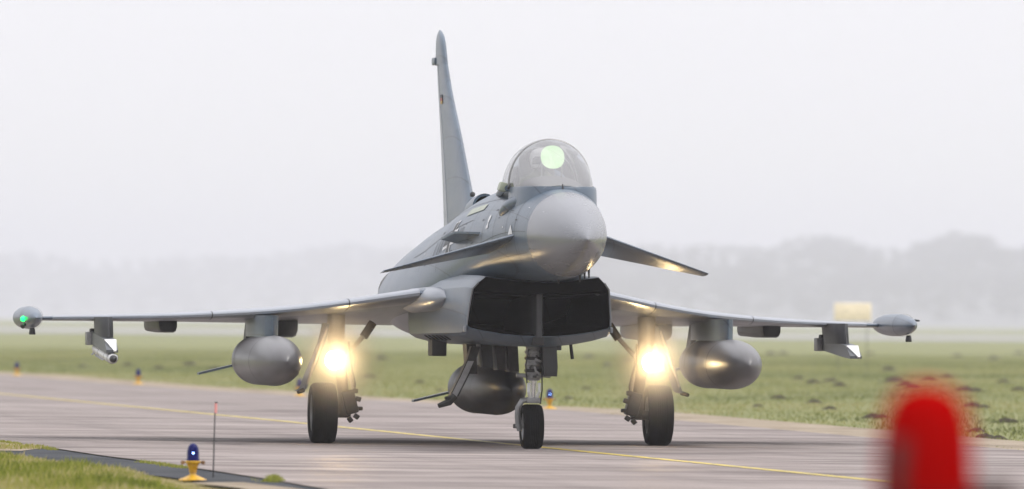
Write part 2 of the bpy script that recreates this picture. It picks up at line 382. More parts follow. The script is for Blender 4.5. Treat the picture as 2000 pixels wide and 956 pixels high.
# patches that lie on the fuselage skin: markings
def skin(s, a, g=0.004): return Vector(sec(FUS, s, a, g))
def skin_quad(mb, s0, s1, a0, a1, g, ns=6, na=6, taper=None):
    vs = []; fs = []
    for i in range(ns+1):
        for j in range(na+1):
            t = j/na; sA, sB = s0, s1
            if taper: k = taper(t); mid = (s0+s1)/2; sA, sB = mid+(s0-mid)*k, mid+(s1-mid)*k
            vs.append(skin(lerp(sA, sB, i/ns), lerp(a0, a1, t), g))
    for i in range(ns):
        for j in range(na):
            k = i*(na+1)+j; fs.append((k, k+1, k+na+2, k+na+1))
    mb.add(vs, fs)
PI = math.pi
# black and white national cross on the starboard side, behind the canard
ac = PI*0.875; sc_ = 6.85; hs = 0.30; ha = 0.25
def flare(t): return 0.42+0.58*abs(2*t-1)**1.3
crs = empty('national_cross'); crs.parent = jet
for g, k, mt, nm in ((.006, 1.0, 'mark_white', 'white_border'), (.010, .70, 'mark_dark', 'dark_cross')):
    mb = MB()
    w = 1.0 if nm == 'white_border' else .62
    skin_quad(mb, sc_-hs*.50*w, sc_+hs*.50*w, ac-ha*(1.0 if w == 1 else .92), ac+ha*(1.0 if w == 1 else .92), g, 6, 12, flare)
    for q0, q1, in ((sc_-hs*(1.0 if w == 1 else .92), sc_-.03), (sc_+.03, sc_+hs*(1.0 if w == 1 else .92))):
        skin_quad(mb, q0, q1, ac-ha*.42*w, ac+ha*.42*w, g+.001, 6, 4)
    mb.build(nm, mt, crs, 50)
for k, (s0, a0) in enumerate(((6.18, .0), (6.33, .0), (7.28, .0), (7.45, .0), (7.68, .0))):
    mb = MB(); skin_quad(mb, s0, s0+.035, ac-.09, ac+.10, .006, 2, 8); mb.build('code_stroke', 'mark_dark', jet, 50)
mb = MB(); skin_quad(mb, 4.27, 4.42, PI*.845, PI*.925, .006, 3, 10, lambda t: .25+.75*abs(math.sin(PI*1.5*t+.25))); mb.build('white_badge', 'mark_white', jet, 50)
mb = MB(); skin_quad(mb, 5.3, 6.5, PI*.745, PI*.785, .008, 8, 3); mb.build('formation_strip', 'formation', jet, 50)
mb = MB(); skin_quad(mb, 2.62, 2.86, PI*.945, PI*1.0, .006, 4, 6, lambda t: .06+t*.9); mb.build('pale_triangle', 'mark_white', jet, 50)

for s0, a0, a1 in ((2.55, .72, 1.22), (3.02, .70, 1.10), (3.85, .62, 1.05), (4.62, .60, 1.0), (5.62, .62, .99), (7.35, .62, .98), (8.6, .60, .92), (9.9, .60, .9)):
    mb = MB(); skin_quad(mb, s0, s0+.011, PI*a0, PI*a1, .003, 1, 24); mb.build('panel_seam', 'mark_dark', jet, 50)
for s0, s1, aa in ((2.0, 5.6, .985), (3.9, 9.8, .72), (2.1, 4.2, 1.14), (5.7, 9.8, .83)):
    mb = MB(); skin_quad(mb, s0, s1, PI*aa, PI*aa+.009, .003, 30, 1); mb.build('panel_seam', 'mark_dark', jet, 50)
for k in range(16):
    s0 = 2.15+.33*k*(1+.02*k); aa = PI*(.80+.17*((k*.618) % 1)); mb = MB()
    skin_quad(mb, s0, s0+.05+.05*(k % 3), aa, aa+.018+.012*(k % 2), .003, 2, 2); mb.build('stencil_mark', 'mark_dark' if k % 3 else 'mark_white', jet, 50)
# refuelling probe fairing on the starboard shoulder
rings = []
for i in range(15):
    t = i/14; s = lerp(2.45, 3.75, t); r = .115*math.sin(PI*min(1, t*1.0+.02))**.7*(.55+.6*t)
    c = skin(s, lerp(PI*.69, PI*.865, t), -.02)
    rings.append([c+Vector((math.cos(a)*r*1.1, 0, math.sin(a)*r)) for a in (2*PI*k/14 for k in range(14))])
MB().loft(rings).build('probe_fairing', 'grey', jet, 60)
# dark slot line under the probe fairing, little aerials under the nose
for s, a, ln in ((2.05, 1.62, .10), (2.35, 1.675, .08), (2.0, 1.70, .11), (2.6, 1.50, .06)):
    p = skin(s, PI*a, -.01); d = Vector((p.x*.15, .05, -1)).normalized()
    MB().tube([p, p+d*ln], [.016, .009], 8, sq=.5).build('blade_aerial', 'black_part', jet)
p = skin(2.3, PI*.5, -.01)
MB().tube([p, p+Vector((0, .01, .07))], [.013, .006], 8).build('yaw_vane', 'black_part', jet)

# chine strakes and canards
for sx in (-1, 1):
    up = [Vector(L(4.75, sx*.655, 2.635)), Vector(L(5.35, sx*.93, 2.645)), Vector(L(6.15, sx*1.0, 2.575)), Vector(L(6.5, sx*.74, 2.525))]; lo = [p+Vector((0, 0, -.026)) for p in up]
    MB().loft([up, lo]).build('strake', 'grey', jet, 30)
    # canard: swept, drooped and turned leading edge up
    rings = []
    for i in range(9):
        t = i/8; x = lerp(.52, 1.97, t)
        sl = lerp(2.55, 3.72, t); st_ = lerp(4.25, 4.18, t)
        zl = lerp(2.585, 2.150, t); ztr = lerp(2.395, 2.118, t)
        ch = st_-sl; th = lerp(.075, .022, t); ring = []
        prof = [(0, 0), (.012, .42), (.05, .75), (.15, .97), (.35, 1.0), (.65, .62), (1.0, .06), (1.0, -.06), (.65, -.62), (.35, -1.0), (.15, -.97), (.05, -.75), (.012, -.42)]
        for c, h in prof: ring.append(L(sl+c*ch, sx*x, lerp(zl, ztr, c)+h*th/2))
        rings.append(ring)
    cn = MB().loft(rings).build('canard', 'grey', jet, 60)
    MB().lathe([(.0, -.02), (.06, -.02), (.07, .02), (.06, .05), (0, .05)], L(3.5, sx*.57, 2.49), (sx, 0, -.25), 20).build('pivot', 'grey', cn)

# windscreen and canopy
CAN = [(2.33, .20, 3.155, 3.135), (2.6, .36, 3.33, 3.14), (3.0, .455, 3.555, 3.15), (3.5, .498, 3.742, 3.16), (4.0, .490, 3.750, 3.15),
       (4.6, .445, 3.69, 3.13), (5.3, .375, 3.53, 3.12), (6.0, .29, 3.34, 3.12), (6.5, .20, 3.22, 3.12)]
def can_ring(s, g=0.0, nn=28):
    w, zt, zb = interp(CAN, s); r = []
    for k in range(nn+1):
        a = PI*k/nn; r.append(L(s, (w+g)*math.cos(a)*(1 if 0 < k < nn else 1), zb+(zt-zb+g)*math.sin(a)**.92))
    return r
cp = empty('canopy'); cp.parent = jet
MB().loft([can_ring(s) for s in [2.36+i*.082 for i in range(14)]+[3.46]], close=False, cap0=False, cap1=False).build('windscreen_glass', 'canopy', cp, 60)
MB().loft([can_ring(s) for s in [3.54+i*.16 for i in range(18)]], close=False, cap0=False, cap1=False).build('canopy_glass', 'canopy', cp, 60)
rr = can_ring(3.5, .004, 36)
MB().tube(rr, .010, 8, sq=1.8).build('canopy_arch', 'gear', cp, 60)
for sx in (-1, 1):       # sills
    pts = [L(s, sx*(interp(CAN, s)[0]+.012), interp(CAN, s)[2]-.008) for s in [3.5+i*.2 for i in range(15)]]
    MB().tube(pts, .04, 8).build('sill', 'grey', cp, 60)
# windscreen base frame: a raised band of skin round the foot of the glass
rings = []
for i in range(29):
    a = PI*i/28; s = 3.52-1.17*math.sin(a)**.55
    w, zt, zb = interp(CAN, max(2.36, s)); x = .53*math.cos(a)*(abs(math.cos(a))**-.25 if abs(math.cos(a)) > .05 else 1)
    rings.append([L(s-.045, x*.955, 2.90), L(s-.03, x*.945, 3.13), L(s-.01, x*.925, 3.165), L(s+.06, x*.87, 3.168), L(s+.09, x*.85, 2.90)])
MB().loft(rings).build('windscreen_frame', 'grey', cp, 50)
MB().box(L(3.62, -.56, 3.17), (.09, .22, .11), Matrix.Rotation(.3, 3, 'Y'), .02).build('canopy_latch', 'formation', cp)
MB().box(L(3.50, -.47, 3.19), (.05, .10, .12), Matrix.Rotation(.5, 3, 'Y'), .012).build('latch_hook', 'black_part', cp)
# cockpit inside
ck = empty('cockpit'); ck.parent = jet
rings = []
for i in range(9):
    t = i/8; s = lerp(2.62, 3.42, t); w = lerp(.20, .40, t)
    rings.append([L(s, w*math.cos(PI*k/12), 3.14+lerp(.02, .17, t)*math.sin(PI*k/12)) for k in range(13)])
MB().loft(rings).build('coaming', 'cockpit', ck)
MB().box(L(4.75, 0, 3.33), (.42, .16, .52), Matrix.Rotation(-.3, 3, 'X'), .05).build('seat_back', 'seat', ck)
MB().box(L(4.72, 0, 3.57), (.28, .14, .15), Matrix.Rotation(-.2, 3, 'X'), .04).build('headrest', 'black_part', ck)
MB().box(L(5.15, 0, 3.30), (.5, .5, .3), None, .08).build('rear_deck', 'cockpit', ck)
MB().tube([L(4.45, x, z) for x, z in [(.44*math.cos(PI*k/18), 3.16+.50*math.sin(PI*k/18)) for k in range(19)]], .014, 8).build('inner_hoop', 'gear', ck)
hq = [(math.copysign(abs(math.cos(a))**.88, math.cos(a))*.143, math.copysign(abs(math.sin(a))**.88, math.sin(a))*.140) for a in (2*PI*k/40 for k in range(40))]
MB().loft([[L(3.30+z*.30+d, .005+x, 3.53+z) for x, z in hq] for d in (0, .012)]).build('head_up_display', 'hud', ck)
for sx in (-1, 1): MB().tube([L(3.36, sx*.12, 3.27), L(3.31, sx*.125, 3.46)], .010, 8).build('display_bracket', 'gear', ck)

# the pilot: one body mesh sitting in the seat, helmet, visor and mask as children
pil = bpy.data.meshes.new('person')
pv_ = [(0, 0, 0), (0, -.02, .2), (0, 0, .40), (0, -.02, .56), (0, -.05, .68), (0, -.04, .77), (-.2, 0, .45), (-.27, -.12, .22), (-.2, -.36, .14), (.2, 0, .45), (.27, -.12, .22), (.2, -.36, .14), (-.1, -.05, -.02), (-.14, -.5, .08), (-.12, -.72, -.28), (.1, -.05, -.02), (.14, -.5, .08), (.12, -.72, -.28)]
pe_ = [(0, 1), (1, 2), (2, 3), (3, 4), (4, 5), (2, 6), (6, 7), (7, 8), (2, 9), (9, 10), (10, 11), (0, 12), (12, 13), (13, 14), (0, 15), (15, 16), (16, 17)]
pr_ = [.13, .13, .145, .06, .088, .075, .07, .05, .035, .07, .05, .035, .09, .075, .05, .09, .075, .05]
pil.from_pydata(pv_, pe_, []); person = bpy.data.objects.new('person', pil); C.objects.link(person)
person.location = to_world(4.42, 0.0, 2.80); person.rotation_euler = (0, 0, TH)
sk = person.modifiers.new('skin', 'SKIN'); sb_ = person.modifiers.new('smooth', 'SUBSURF'); sb_.levels = 2; sb_.render_levels = 2
for v_, rr_ in zip(pil.skin_vertices[0].data, pr_): v_.radius = (rr_, rr_)
pil.skin_vertices[0].data[0].use_root = True; sk.use_smooth_shade = True
M['flight_suit'] = plain('flight_suit', (0.10, 0.115, 0.07), 0.85); M['helmet'] = plain('helmet_shell', (0.42, 0.42, 0.41), 0.3, var=.08); M['visor'] = plain('visor', (0.03, 0.032, 0.035), 0.12, spec=.8)
pil.materials.append(M['flight_suit']); tag(person, 'pilot in a pale helmet sitting behind the green display under the canopy', 'person')
MB().lathe([(.112, -.09), (.130, -.03), (.136, .03), (.128, .085), (.10, .125), (.055, .15), (.004, .158)], (0, -.045, .70), (0, .12, 1), 24).build('helmet', 'helmet', person, 60)
MB().loft([[(math.sin(a)*.126, -.055-math.cos(a)*q, z) for a in [(-1.1+2.2*k/12) for k in range(13)]] for z, q in ((.655, .118), (.69, .132), (.73, .132), (.765, .112))], close=False, cap0=False, cap1=False).build('visor', 'visor', person, 60)
MB().lathe([(.055, 0), (.05, .05), (.03, .075), (0, .08)], (0, -.13, .625), (0, -1, -.25), 14).build('oxygen_mask', 'seat', person)

# intake: a smiling chin with curled lips, two mouths and a splitter
def mirror(h): return h+[(-x, z, s) for x, z, s in h[::-1][1:-1]] if abs(h[0][0]) < 1e-6 and abs(h[-1][0]) < 1e-6 else h
lip_lo = [(0, 1.375), (.22, 1.380), (.45, 1.402), (.68, 1.438), (.84, 1.475), (.873, 1.505), (.868, 1.60), (.855, 1.72), (.838, 1.86), (.825, 1.945), (.765, 2.02), (.690, 2.088), (.52, 2.066), (.30, 2.040), (.12, 2.025), (0, 2.022)]
lip_s = [4.42, 4.42, 4.42, 4.42, 4.43, 4.44, 4.40, 4.36, 4.30, 4.26, 4.20, 4.13, 4.11, 4.10, 4.10, 4.10]
out1 = [(0, 1.243), (.24, 1.250), (.48, 1.280), (.71, 1.326), (.875, 1.375), (.908, 1.412), (.906, 1.55), (.898, 1.70), (.882, 1.87), (.868, 1.965), (.80, 2.045), (.715, 2.108), (.53, 2.088), (.30, 2.060), (.12, 2.045), (0, 2.042)]
in1 = [(0, 1.400), (.22, 1.404), (.45, 1.424), (.66, 1.458), (.81, 1.492), (.840, 1.525), (.838, 1.60), (.826, 1.70), (.812, 1.80), (.800, 1.885), (.760, 1.905), (.690, 1.900), (.52, 1.886), (.30, 1.872), (.12, 1.866), (0, 1.865)]
def full(half, s):
    sv = s if isinstance(s, list) else [s]*len(half)
    a = [L(q, x, z) for (x, z), q in zip(half, sv)]
    b_ = [L(q, -x, z) for (x, z), q in list(zip(half, sv))[1:-1]][::-1]
    return a+b_
def blend(a, b_, t): return [(lerp(p[0], q[0], t), lerp(p[1], q[1], t)) for p, q in zip(a, b_)]
aft = [(0, 1.25), (.26, 1.25), (.52, 1.262), (.78, 1.29), (.95, 1.335), (1.03, 1.385), (1.045, 1.52), (1.05, 1.66), (1.05, 1.80), (1.03, 1.92), (.95, 2.05), (.80, 2.14), (.55, 2.12), (.30, 2.10), (.12, 2.09), (0, 2.09)]
rim = blend(lip_lo, out1, .12)
rings = [full(lip_lo, lip_s), full(rim, [q+.015 for q in lip_s]), full(blend(lip_lo, out1, .62), [q+.16 for q in lip_s]), full(out1, [lerp(q, 4.75, .75)+.08 for q in lip_s])]
for i in range(1, 9): rings.append(full(blend(out1, aft, (i/8)**.8), lerp(4.85, 9.2, i/8)))
intake = MB().loft(rings, cap0=False, cap1=True).build('intake_cowl', 'grey', jet, 18)
deep = [(x*.9, 1.6+(z-1.6)*.8) for x, z in in1]
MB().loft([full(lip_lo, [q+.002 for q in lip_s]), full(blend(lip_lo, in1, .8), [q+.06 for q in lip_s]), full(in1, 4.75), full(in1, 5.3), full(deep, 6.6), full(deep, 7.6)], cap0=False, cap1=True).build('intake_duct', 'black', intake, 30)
def top_strip(half, s, dz):      # upper lip ramp only, port to starboard
    sv = s if isinstance(s, list) else [s]*len(half)
    a = [L(q, x*.985, z-dz) for (x, z), q in list(zip(half, sv))[9:]]
    return a+[(-x, y, z) for x, y, z in a[::-1][1:]]
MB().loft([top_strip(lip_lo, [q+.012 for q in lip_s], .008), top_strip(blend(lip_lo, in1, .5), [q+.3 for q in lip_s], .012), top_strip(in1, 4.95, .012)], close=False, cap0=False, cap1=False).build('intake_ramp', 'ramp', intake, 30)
for sx in (-1, 1):
    MB().tube([L(q-.006, sx*(x+.006), z) for (x, z), q in list(zip(lip_lo, lip_s))[5:11]], .011, 8).build('lit_lip_edge', 'slat', intake, 60)  # pale tube stands in for the light caught on the lip
    MB().box(L(4.50, sx*.895, 1.455), (.03, .10, .07), None, .01).build('corner_plate', 'slat', intake)
pl = [(4.40, .03), (4.46, .055), (4.65, .068), (5.1, .075), (7.2, .08)]
rings = []
for s, w in pl:
    z0, z1 = 1.36 if s < 4.5 else 1.39, (2.02 if s < 4.45 else lerp(2.0, 1.86, min(1, (s-4.4)/.6)))
    rings.append([L(s, -w, z0), L(s, w, z0), L(s, w, z1), L(s, -w, z1)])
MB().loft(rings).build('splitter', 'ramp', intake, 30)
MB().box(L(4.75, 0, 2.06), (.30, .9, .07), None, .01).build('diverter', 'black_part', jet)
MB().box(L(4.60, 0, 1.32), (.14, .34, .12), None, .02).build('cowl_hinge', 'black_part', intake)

# wing root fairings, belly details
wings = []
def wing_xs(x):   # leading edge station, its height, trailing edge station, height, thickness
    zle = interp([(.85, 1.93), (1.2, 1.885), (1.7, 1.80), (2.1, 1.735), (2.85, 1.645), (4.1, 1.572), (5.42, 1.540)], x)[0]
    return 6.75+(x-1.0)*1.28, zle, 13.25-.02*(x-1), lerp(1.49, 1.525, (x-1)/4.4), lerp(.20, .055, min(1, max(0, (x-.9)/4.5))**.8)
PROF = [(0, 0), (.004, .25), (.012, .42), (.03, .62), (.06, .80), (.12, .95), (.22, 1.0), (.4, .92), (.6, .68), (.8, .36), (1.0, .03)]
def wing_ring(x, sx, grow=0.0, c0=0.0, c1=1.0):
    sl, zl, st_, zt_, th = wing_xs(x); ch = st_-sl; up = []; lo = []
    for c, h in PROF:
        if not c0-1e-6 <= c <= c1+1e-6: continue
        cc_ = sl+c*ch; zc = lerp(zl, zt_, c)+.03*math.sin(PI*c)*(.3 if c > .5 else 1)*0
        dzu, dzl = h*th*.52, -h*th*.48
        up.append(L(cc_-(grow if c < .01 else 0), sx*x, zc+dzu+grow)); lo.append(L(cc_-(grow if c < .01 else 0), sx*x, zc+dzl-grow))
    return up+lo[::-1][:-1] if c0 <= 0 else up+lo[::-1]
SL = [(1.16, 1.92), (1.935, 3.45), (3.465, 5.30)]
for sx in (-1, 1):
    w_ = empty('wing'); w_.parent = jet
    xs = [.80+i*.22 for i in range(21)]+[5.42, 5.56]
    MB().loft([wing_ring(x, sx) for x in xs]).build('wing_box', 'grey', w_, 40)
    for a, b_ in SL:
        k = max(3, int((b_-a)/.2)); xs = [lerp(a, b_, i/k) for i in range(k+1)]
        MB().loft([wing_ring(x, sx, .006, 0, .12) for x in xs]).build('slat', 'slat', w_, 40)
    for a, b_ in SL[:2]:      # dark seam between slats
        MB().loft([wing_ring(x, sx, .002, 0, .12) for x in (b_-.002, b_+.018)]).build('slat_seam', 'black_part', w_, 40)
    # rounded root fairing ahead of the slat
    rings = []
    for i in range(12):
        t = i/11; s = 6.05+t*2.4; r = .17*(1-(1-min(1, t*2.2))**2)**.5+.004
        cx = lerp(.93, 1.06, t); cz = lerp(1.835, 1.80, t)
        rings.append([L(s, sx*(cx+math.cos(a)*r*1.05), cz+math.sin(a)*r*.88) for a in (2*PI*k/18 for k in range(18))])
    MB().loft(rings).build('root_fairing', 'slat', w_, 60)
    # flap actuator fairings under the trailing edge
    for x, wd, dp, nm in ((3.9, .25, .19, 'actuator_fairing'), (2.42, .40, .24, 'actuator_fairing')):
        rings = []
        for i in range(11):
            t = i/10; s = 11.2+(t**1.8)*2.3; k = max(.35, min(1, t/.12)**.4) if t < .6 else lerp(1, .92, (t-.6)/.4)
            zt_ = 1.56; hw = wd/2*k; d = dp*k
            rings.append([L(s, sx*(x+cx), zt_+cz) for cx, cz in ((-hw, .0), (-hw*.98, -d*.65), (-hw*.86, -d*.90), (-hw*.62, -d), (hw*.62, -d), (hw*.86, -d*.90), (hw*.98, -d*.65), (hw, 0))])
        MB().loft(rings).build(nm, 'dark_grey' if x > 3 else 'grey', w_, 50)
    # wing tip pod with knob aerials
    rings = []
    for i in range(21):
        t = i/20; s = 10.50+t*3.1
        r = .146*(math.sin(min(1, t*2.4)*PI/2)**.55 if t < .53 else math.cos((t-.53)/.47*PI/2*.97)**.5)+.003
        rings.append([L(s, sx*5.64+math.cos(a)*r*1.0, 1.545+math.sin(a)*r*.96) for a in (2*PI*k/24 for k in range(24))])
    pod = MB().loft(rings).build('wing_tip_pod', 'grey', w_, 60)
    MB().lathe([(.1465, -.008), (.1485, 0), (.1465, .008)], L(11.35, sx*5.64, 1.545), (0, 1, 0), 24, cap=False).build('pod_seam', 'dark_grey', pod)
    MB().lathe([(.028, 0), (.036, .02), (.042, .07), (.038, .085), (0, .085)], L(11.2, sx*5.66+.02, 1.415), (0, 0, -1), 14).build('knob_aerial', 'black_part', pod)
    if sx > 0: MB().tube([L(11.2, sx*5.76, 1.61), L(11.12, sx*5.80, 1.605)], [.016, .012], 8).build('side_aerial', 'black_part', pod)
    else:
        MB().lathe([(.0, .04), (.022, .036), (.034, .016), (.036, 0), (0, 0)], L(11.02, -5.765, 1.530), (-.85, -.52, 0), 16).build('green_lamp', 'nav_green', pod)
        MB().tube([L(11.0, -5.75, 1.46), L(10.95, -5.785, 1.43)], [.022, .03], 8).build('lamp_bracket', 'black_part', pod)

# belly: keel panels, a hanging box and small slots
MB().box(L(8.3, -.78, 1.23), (.19, .42, .24), None, .02).build('belly_box', 'black_part', jet)
MB().box(L(8.0, .62, 1.24), (.012, .05, .02)).build('belly_stub', 'black_part', jet)
for k in range(6): MB().box(L(6.0+k*.34, -.93-.008*k, 1.345), (.10, .045, .012), Matrix.Rotation(.55, 3, 'Y')).build('vent_slot', 'black', jet)
MB().tube([L(5.3, .50, 1.33), L(5.34, .535, 1.10)], [.02, .022], 8).build('belly_aerial', 'black_part', jet)

# fin with rudder, tip fairing, flag; heat exchanger scoop in front of it
fn = empty('fin'); fn.parent = jet
FPR = [(0, 0), (.015, .35), (.05, .65), (.12, .88), (.25, 1), (.45, .98), (.65, .8), (.80, .58), (.9, .42), (1, .26)]
def fin_ring(z, s0, s1, th, c0=0.0, g=0.0):
    pr = [q for q in FPR if q[0] >= c0]
    a = [L(lerp(s0, s1, c), -h*th/2-g, z) for c, h in pr]; b_ = [L(lerp(s0, s1, c), h*th/2+g, z) for c, h in (pr[1:] if c0 == 0 else pr)][::-1]
    return a+b_
FIN = [(2.3, 9.95, 13.92, .20), (2.75, 10.70, 14.03, .19), (3.3, 11.60, 14.25, .155), (3.92, 12.58, 14.55, .125), (4.56, 13.70, 14.90, .10), (4.95, 14.24, 15.10, .085)]
def fin_at(z): return interp(FIN, z)
zz = [2.3+i*.1644 for i in range(17)]
MB().loft([fin_ring(z, fin_at(z)[0], fin_at(z)[1], fin_at(z)[2]) for z in zz]).build('fin_box', 'grey', fn, 40)
MB().loft([fin_ring(z, fin_at(z)[0], fin_at(z)[1]+.015, fin_at(z)[2], .8, .004) for z in zz[3:]]).build('rudder', 'slat', fn, 40)
for k in (0,):
    rings = []
    for i in range(13):
        t = i/12; z = 4.93+t*.46; s0 = 14.20+.46*t+.25*t**8; s1 = 15.30-.02*t-.30*t**8; th = .092*(1-.75*t**6)
        rings.append(fin_ring(z, s0, s1, th))
    MB().loft(rings).build('tip_fairing', 'grey', fn, 50)
MB().box(L(15.25, 0, 4.985), (.105, .34, .10), None, .02).build('tip_pod', 'grey', fn)
p = L(11.25, 0, 3.17); MB().lathe([(0, 0), (.03, .0), (.034, .05), (0, .06)], p, (0, -1, .1), 12).build('fin_probe', 'black_part', fn)
for k, mt in enumerate(('mark_dark', 'mark_red', 'mark_gold')):
    z = 4.50-.041*k; sA = 14.02-.02*k; th = fin_at(z)[2]
    MB().box(L(sA+.22, -th*.50-.006, z), (.006, .20, .040)).build('flag_stripe', mt, fn)
rings = []
for i in range(11):
    t = i/10; s = lerp(9.9, 11.9, t); r = .155*(1-t**2.2)+.012
    rings.append([L(s, -.0+math.cos(a)*r*.95, 3.005-.05*t+math.sin(a)*r) for a in (2*PI*k/20 for k in range(20))])
inner = [[(p[0]*.80, p[1]+.01, 3.005+(p[2]-3.005)*.80) for p in rings[0]], [(p[0]*.7, p[1]+.5, 3.005+(p[2]-3.005)*.7) for p in rings[0]]]
sc = MB().loft(rings, cap0=False).loft([rings[0], inner[0]], cap0=False, cap1=False).build('dorsal_scoop', 'grey', jet, 40)
MB().loft(inner, cap0=False).build('scoop_mouth', 'black', sc)

# ---- pylons
for sx in (-1, 1):
    rings = []
    for s, hw in ((8.10, .004), (8.15, .05), (8.3, .085), (8.65, .098), (10.2, .098), (11.0, .06), (11.3, .01)):
        rings.append([L(s+.0, sx*(2.87-hw), 1.33), L(s, sx*(2.87+hw), 1.33), L(s-.02, sx*(2.87+hw), 1.60), L(s-.02, sx*(2.87-hw), 1.60)])
    py = MB().loft(rings).build('tank_pylon', 'grey', jet, 40)
    MB().prism([L(11.15, sx*2.87-.03, 1.55), L(11.3, sx*2.87-.03, 1.55), L(11.55, sx*2.87-.04, 1.22), L(11.15, sx*2.87-.04, 1.22)], (.07, 0, 0)).build('sway_strut', 'dark_grey', py)
    rings = []
    for s, hw in ((10.35, .004), (10.45, .05), (10.7, .085), (11.6, .085), (12.1, .03)):
        rings.append([L(s-.02, sx*(4.73-hw), 1.30), L(s-.02, sx*(4.73+hw), 1.30), L(s+.10, sx*(4.73+hw), 1.56), L(s+.10, sx*(4.73-hw), 1.56)])
    lp = MB().loft(rings).build('launcher_pylon', 'dark_grey', jet, 40)
    z0, z1 = 1.185, 1.300   # launcher rail tips nose down
    a = [L(9.75, sx*4.745-.07, z0-.075), L(9.75, sx*4.745+.07, z0-.075), L(9.70, sx*4.745+.07, z0-.03), L(9.70, sx*4.745-.07, z0-.03)]
    rings = [[L(s, sx*4.745-.075, lerp(z0, z1, (s-9.7)/2.4)-d0), L(s, sx*4.745+.075, lerp(z0, z1, (s-9.7)/2.4)-d0), L(s, sx*4.745+.075, lerp(z0, z1, (s-9.7)/2.4)+d1), L(s, sx*4.745-.075, lerp(z0, z1, (s-9.7)/2.4)+d1)]
             for s, d0, d1 in ((9.66, .070, -.035), (10.0, .078, .075), (10.3, .08, .08), (12.0, .08, .08))]
    ra = MB().loft(rings).build('launch_rail', 'rail', lp, 25)
    z9 = z0
    MB().loft([[L(9.61, sx*4.745+.02, z9-.045), L(9.61, sx*4.745+.05, z9-.045), L(9.955, sx*4.745+.076, z9+.096), L(9.955, sx*4.745-.076, z9+.096)],
               [L(9.64, sx*4.745+.02, z9-.062), L(9.64, sx*4.745+.05, z9-.062), L(9.99, sx*4.745+.076, z9+.078), L(9.99, sx*4.745-.076, z9+.078)]]).build('rail_nose', 'white', lp, 25)
    MB().box(L(12.1, sx*4.745-.085, 1.285), (.10, .30, .17), None, .012).build('rail_tail_box', 'gear', lp)
    MB().box(L(12.1, sx*4.745-.04, 1.385), (.09, .2, .06), None, .02).build('rail_tail_plug', 'black_part', lp)

# ---- drop tanks (hang from the jet, things of their own)
def drop_tank(s0, x, z, label, mat='tank', fin_sides=(-1, 1), ln=5.35, rad=.312):
    t0 = empty('drop_tank', to_world(s0+ln/2, x, z-rad), TH)
    tag(t0, label, 'drop tank', 'drop tanks under the jet')
    prof = []
    for i in range(34):
        t = i/33; y = t*ln
        if y < 1.55: r = rad*(1-(1-y/1.55)**2.1)**.55
        elif y < 3.6: r = rad
        else: r = rad*(1-((y-3.6)/(ln-3.6))**2.0*.93)
        prof.append((max(r, .004), y-ln/2))
    body = MB().lathe(prof, (0, 0, rad), (0, 1, 0), 40).build('tank_body', mat, t0, 60)
    MB().lathe([(rad+.0015, -.02), (rad+.003, 0), (rad+.0015, .02)], (0, 1.62-ln/2, rad), (0, 1, 0), 40, cap=False).build('joint_ring', 'dark_grey', t0, 60)
    MB().lathe([(rad+.0015, -.02), (rad+.003, 0), (rad+.0015, .02)], (0, 3.5-ln/2, rad), (0, 1, 0), 40, cap=False).build('joint_ring', 'dark_grey', t0, 60)
    MB().lathe([(0, .006), (.05, .006), (.055, .0), (.055, -.02)], (.05, .1, 2*rad-.008), (.12, 0, 1), 16).build('filler_cap', 'dark_grey', t0, 40)
    for sd_ in fin_sides:
        y = ln/2-1.0
        a = Vector((sd_*.16, y, rad-.07)); b_ = Vector((sd_*.64, y+.42, rad-.20)); c = Vector((sd_*.64, y+.68, rad-.20)); d = Vector((sd_*.10, y+.75, rad-.07))
        MB().loft([[a, b_, c, d], [p+Vector((0, 0, .028)) for p in (a, b_, c, d)]]).build('tail_fin', 'grey', t0, 30)
    return t0
drop_tank(6.35, -2.87, 1.035, 'grey drop tank hanging under the wing with the green tip light')
drop_tank(6.35, 2.88, 1.035, 'grey drop tank hanging under the wing nearer the red lamp')
drop_tank(7.0, 0.0, 0.70, 'drop tank under the belly behind the nose wheel, painted dark with shade', 'shaded_tank', ln=5.6, rad=.325)

# ---- missile on the starboard rail
ms = empty('missile', to_world(10.9, -4.735, 1.098), TH)
tag(ms, 'slim white missile with black seeker tip on the outer launch rail', 'missile')
tl = math.atan2(.115, 2.4); ax = Vector((0, -math.cos(tl), -math.sin(tl)))
MB().lathe([(.004, 1.36), (.030, 1.345), (.045, 1.31), (.060, 1.25), (.070, 1.15), (.070, -1.2), (.055, -1.22), (0, -1.22)], (0, 0, 0), ax, 24).build('missile_body', 'white', ms, 50)
MB().lathe([(.0, 1.385), (.020, 1.38), (.036, 1.36), (.047, 1.315), (.049, 1.30), (.03, 1.29)], (0, 0, 0), ax, 20).build('seeker_tip', 'black_part', ms, 60)
for h in (1.12, .62, -.3): MB().lathe([(.0705, h), (.072, h+.01), (.072, h+.05), (.0705, h+.06)], (0, 0, 0), ax, 24, cap=False).build('body_band', 'gear', ms, 60)
for k in range(4):
    a = PI/4+k*PI/2
    u = Vector((math.cos(a), 0, math.sin(a))); u = (u-ax*u.dot(ax)).normalized()
    for h0, h1, sp in ((.55, -.75, .035), (-.95, -1.2, .05)):
        q = [ax*h0+u*.06, ax*(h0-.12)+u*(.06+sp), ax*h1+u*(.06+sp), ax*h1+u*.06]
        w = u.cross(ax)*.004
        MB().loft([[p-w for p in q], [p+w for p in q]]).build('missile_fin', 'gear', ms, 20)
MB().box(ax*.25+Vector((0, 0, .075)), (.05, 1.3, .03), Matrix.Rotation(tl, 3, 'X')).build('hanger_rail', 'black_part', ms)

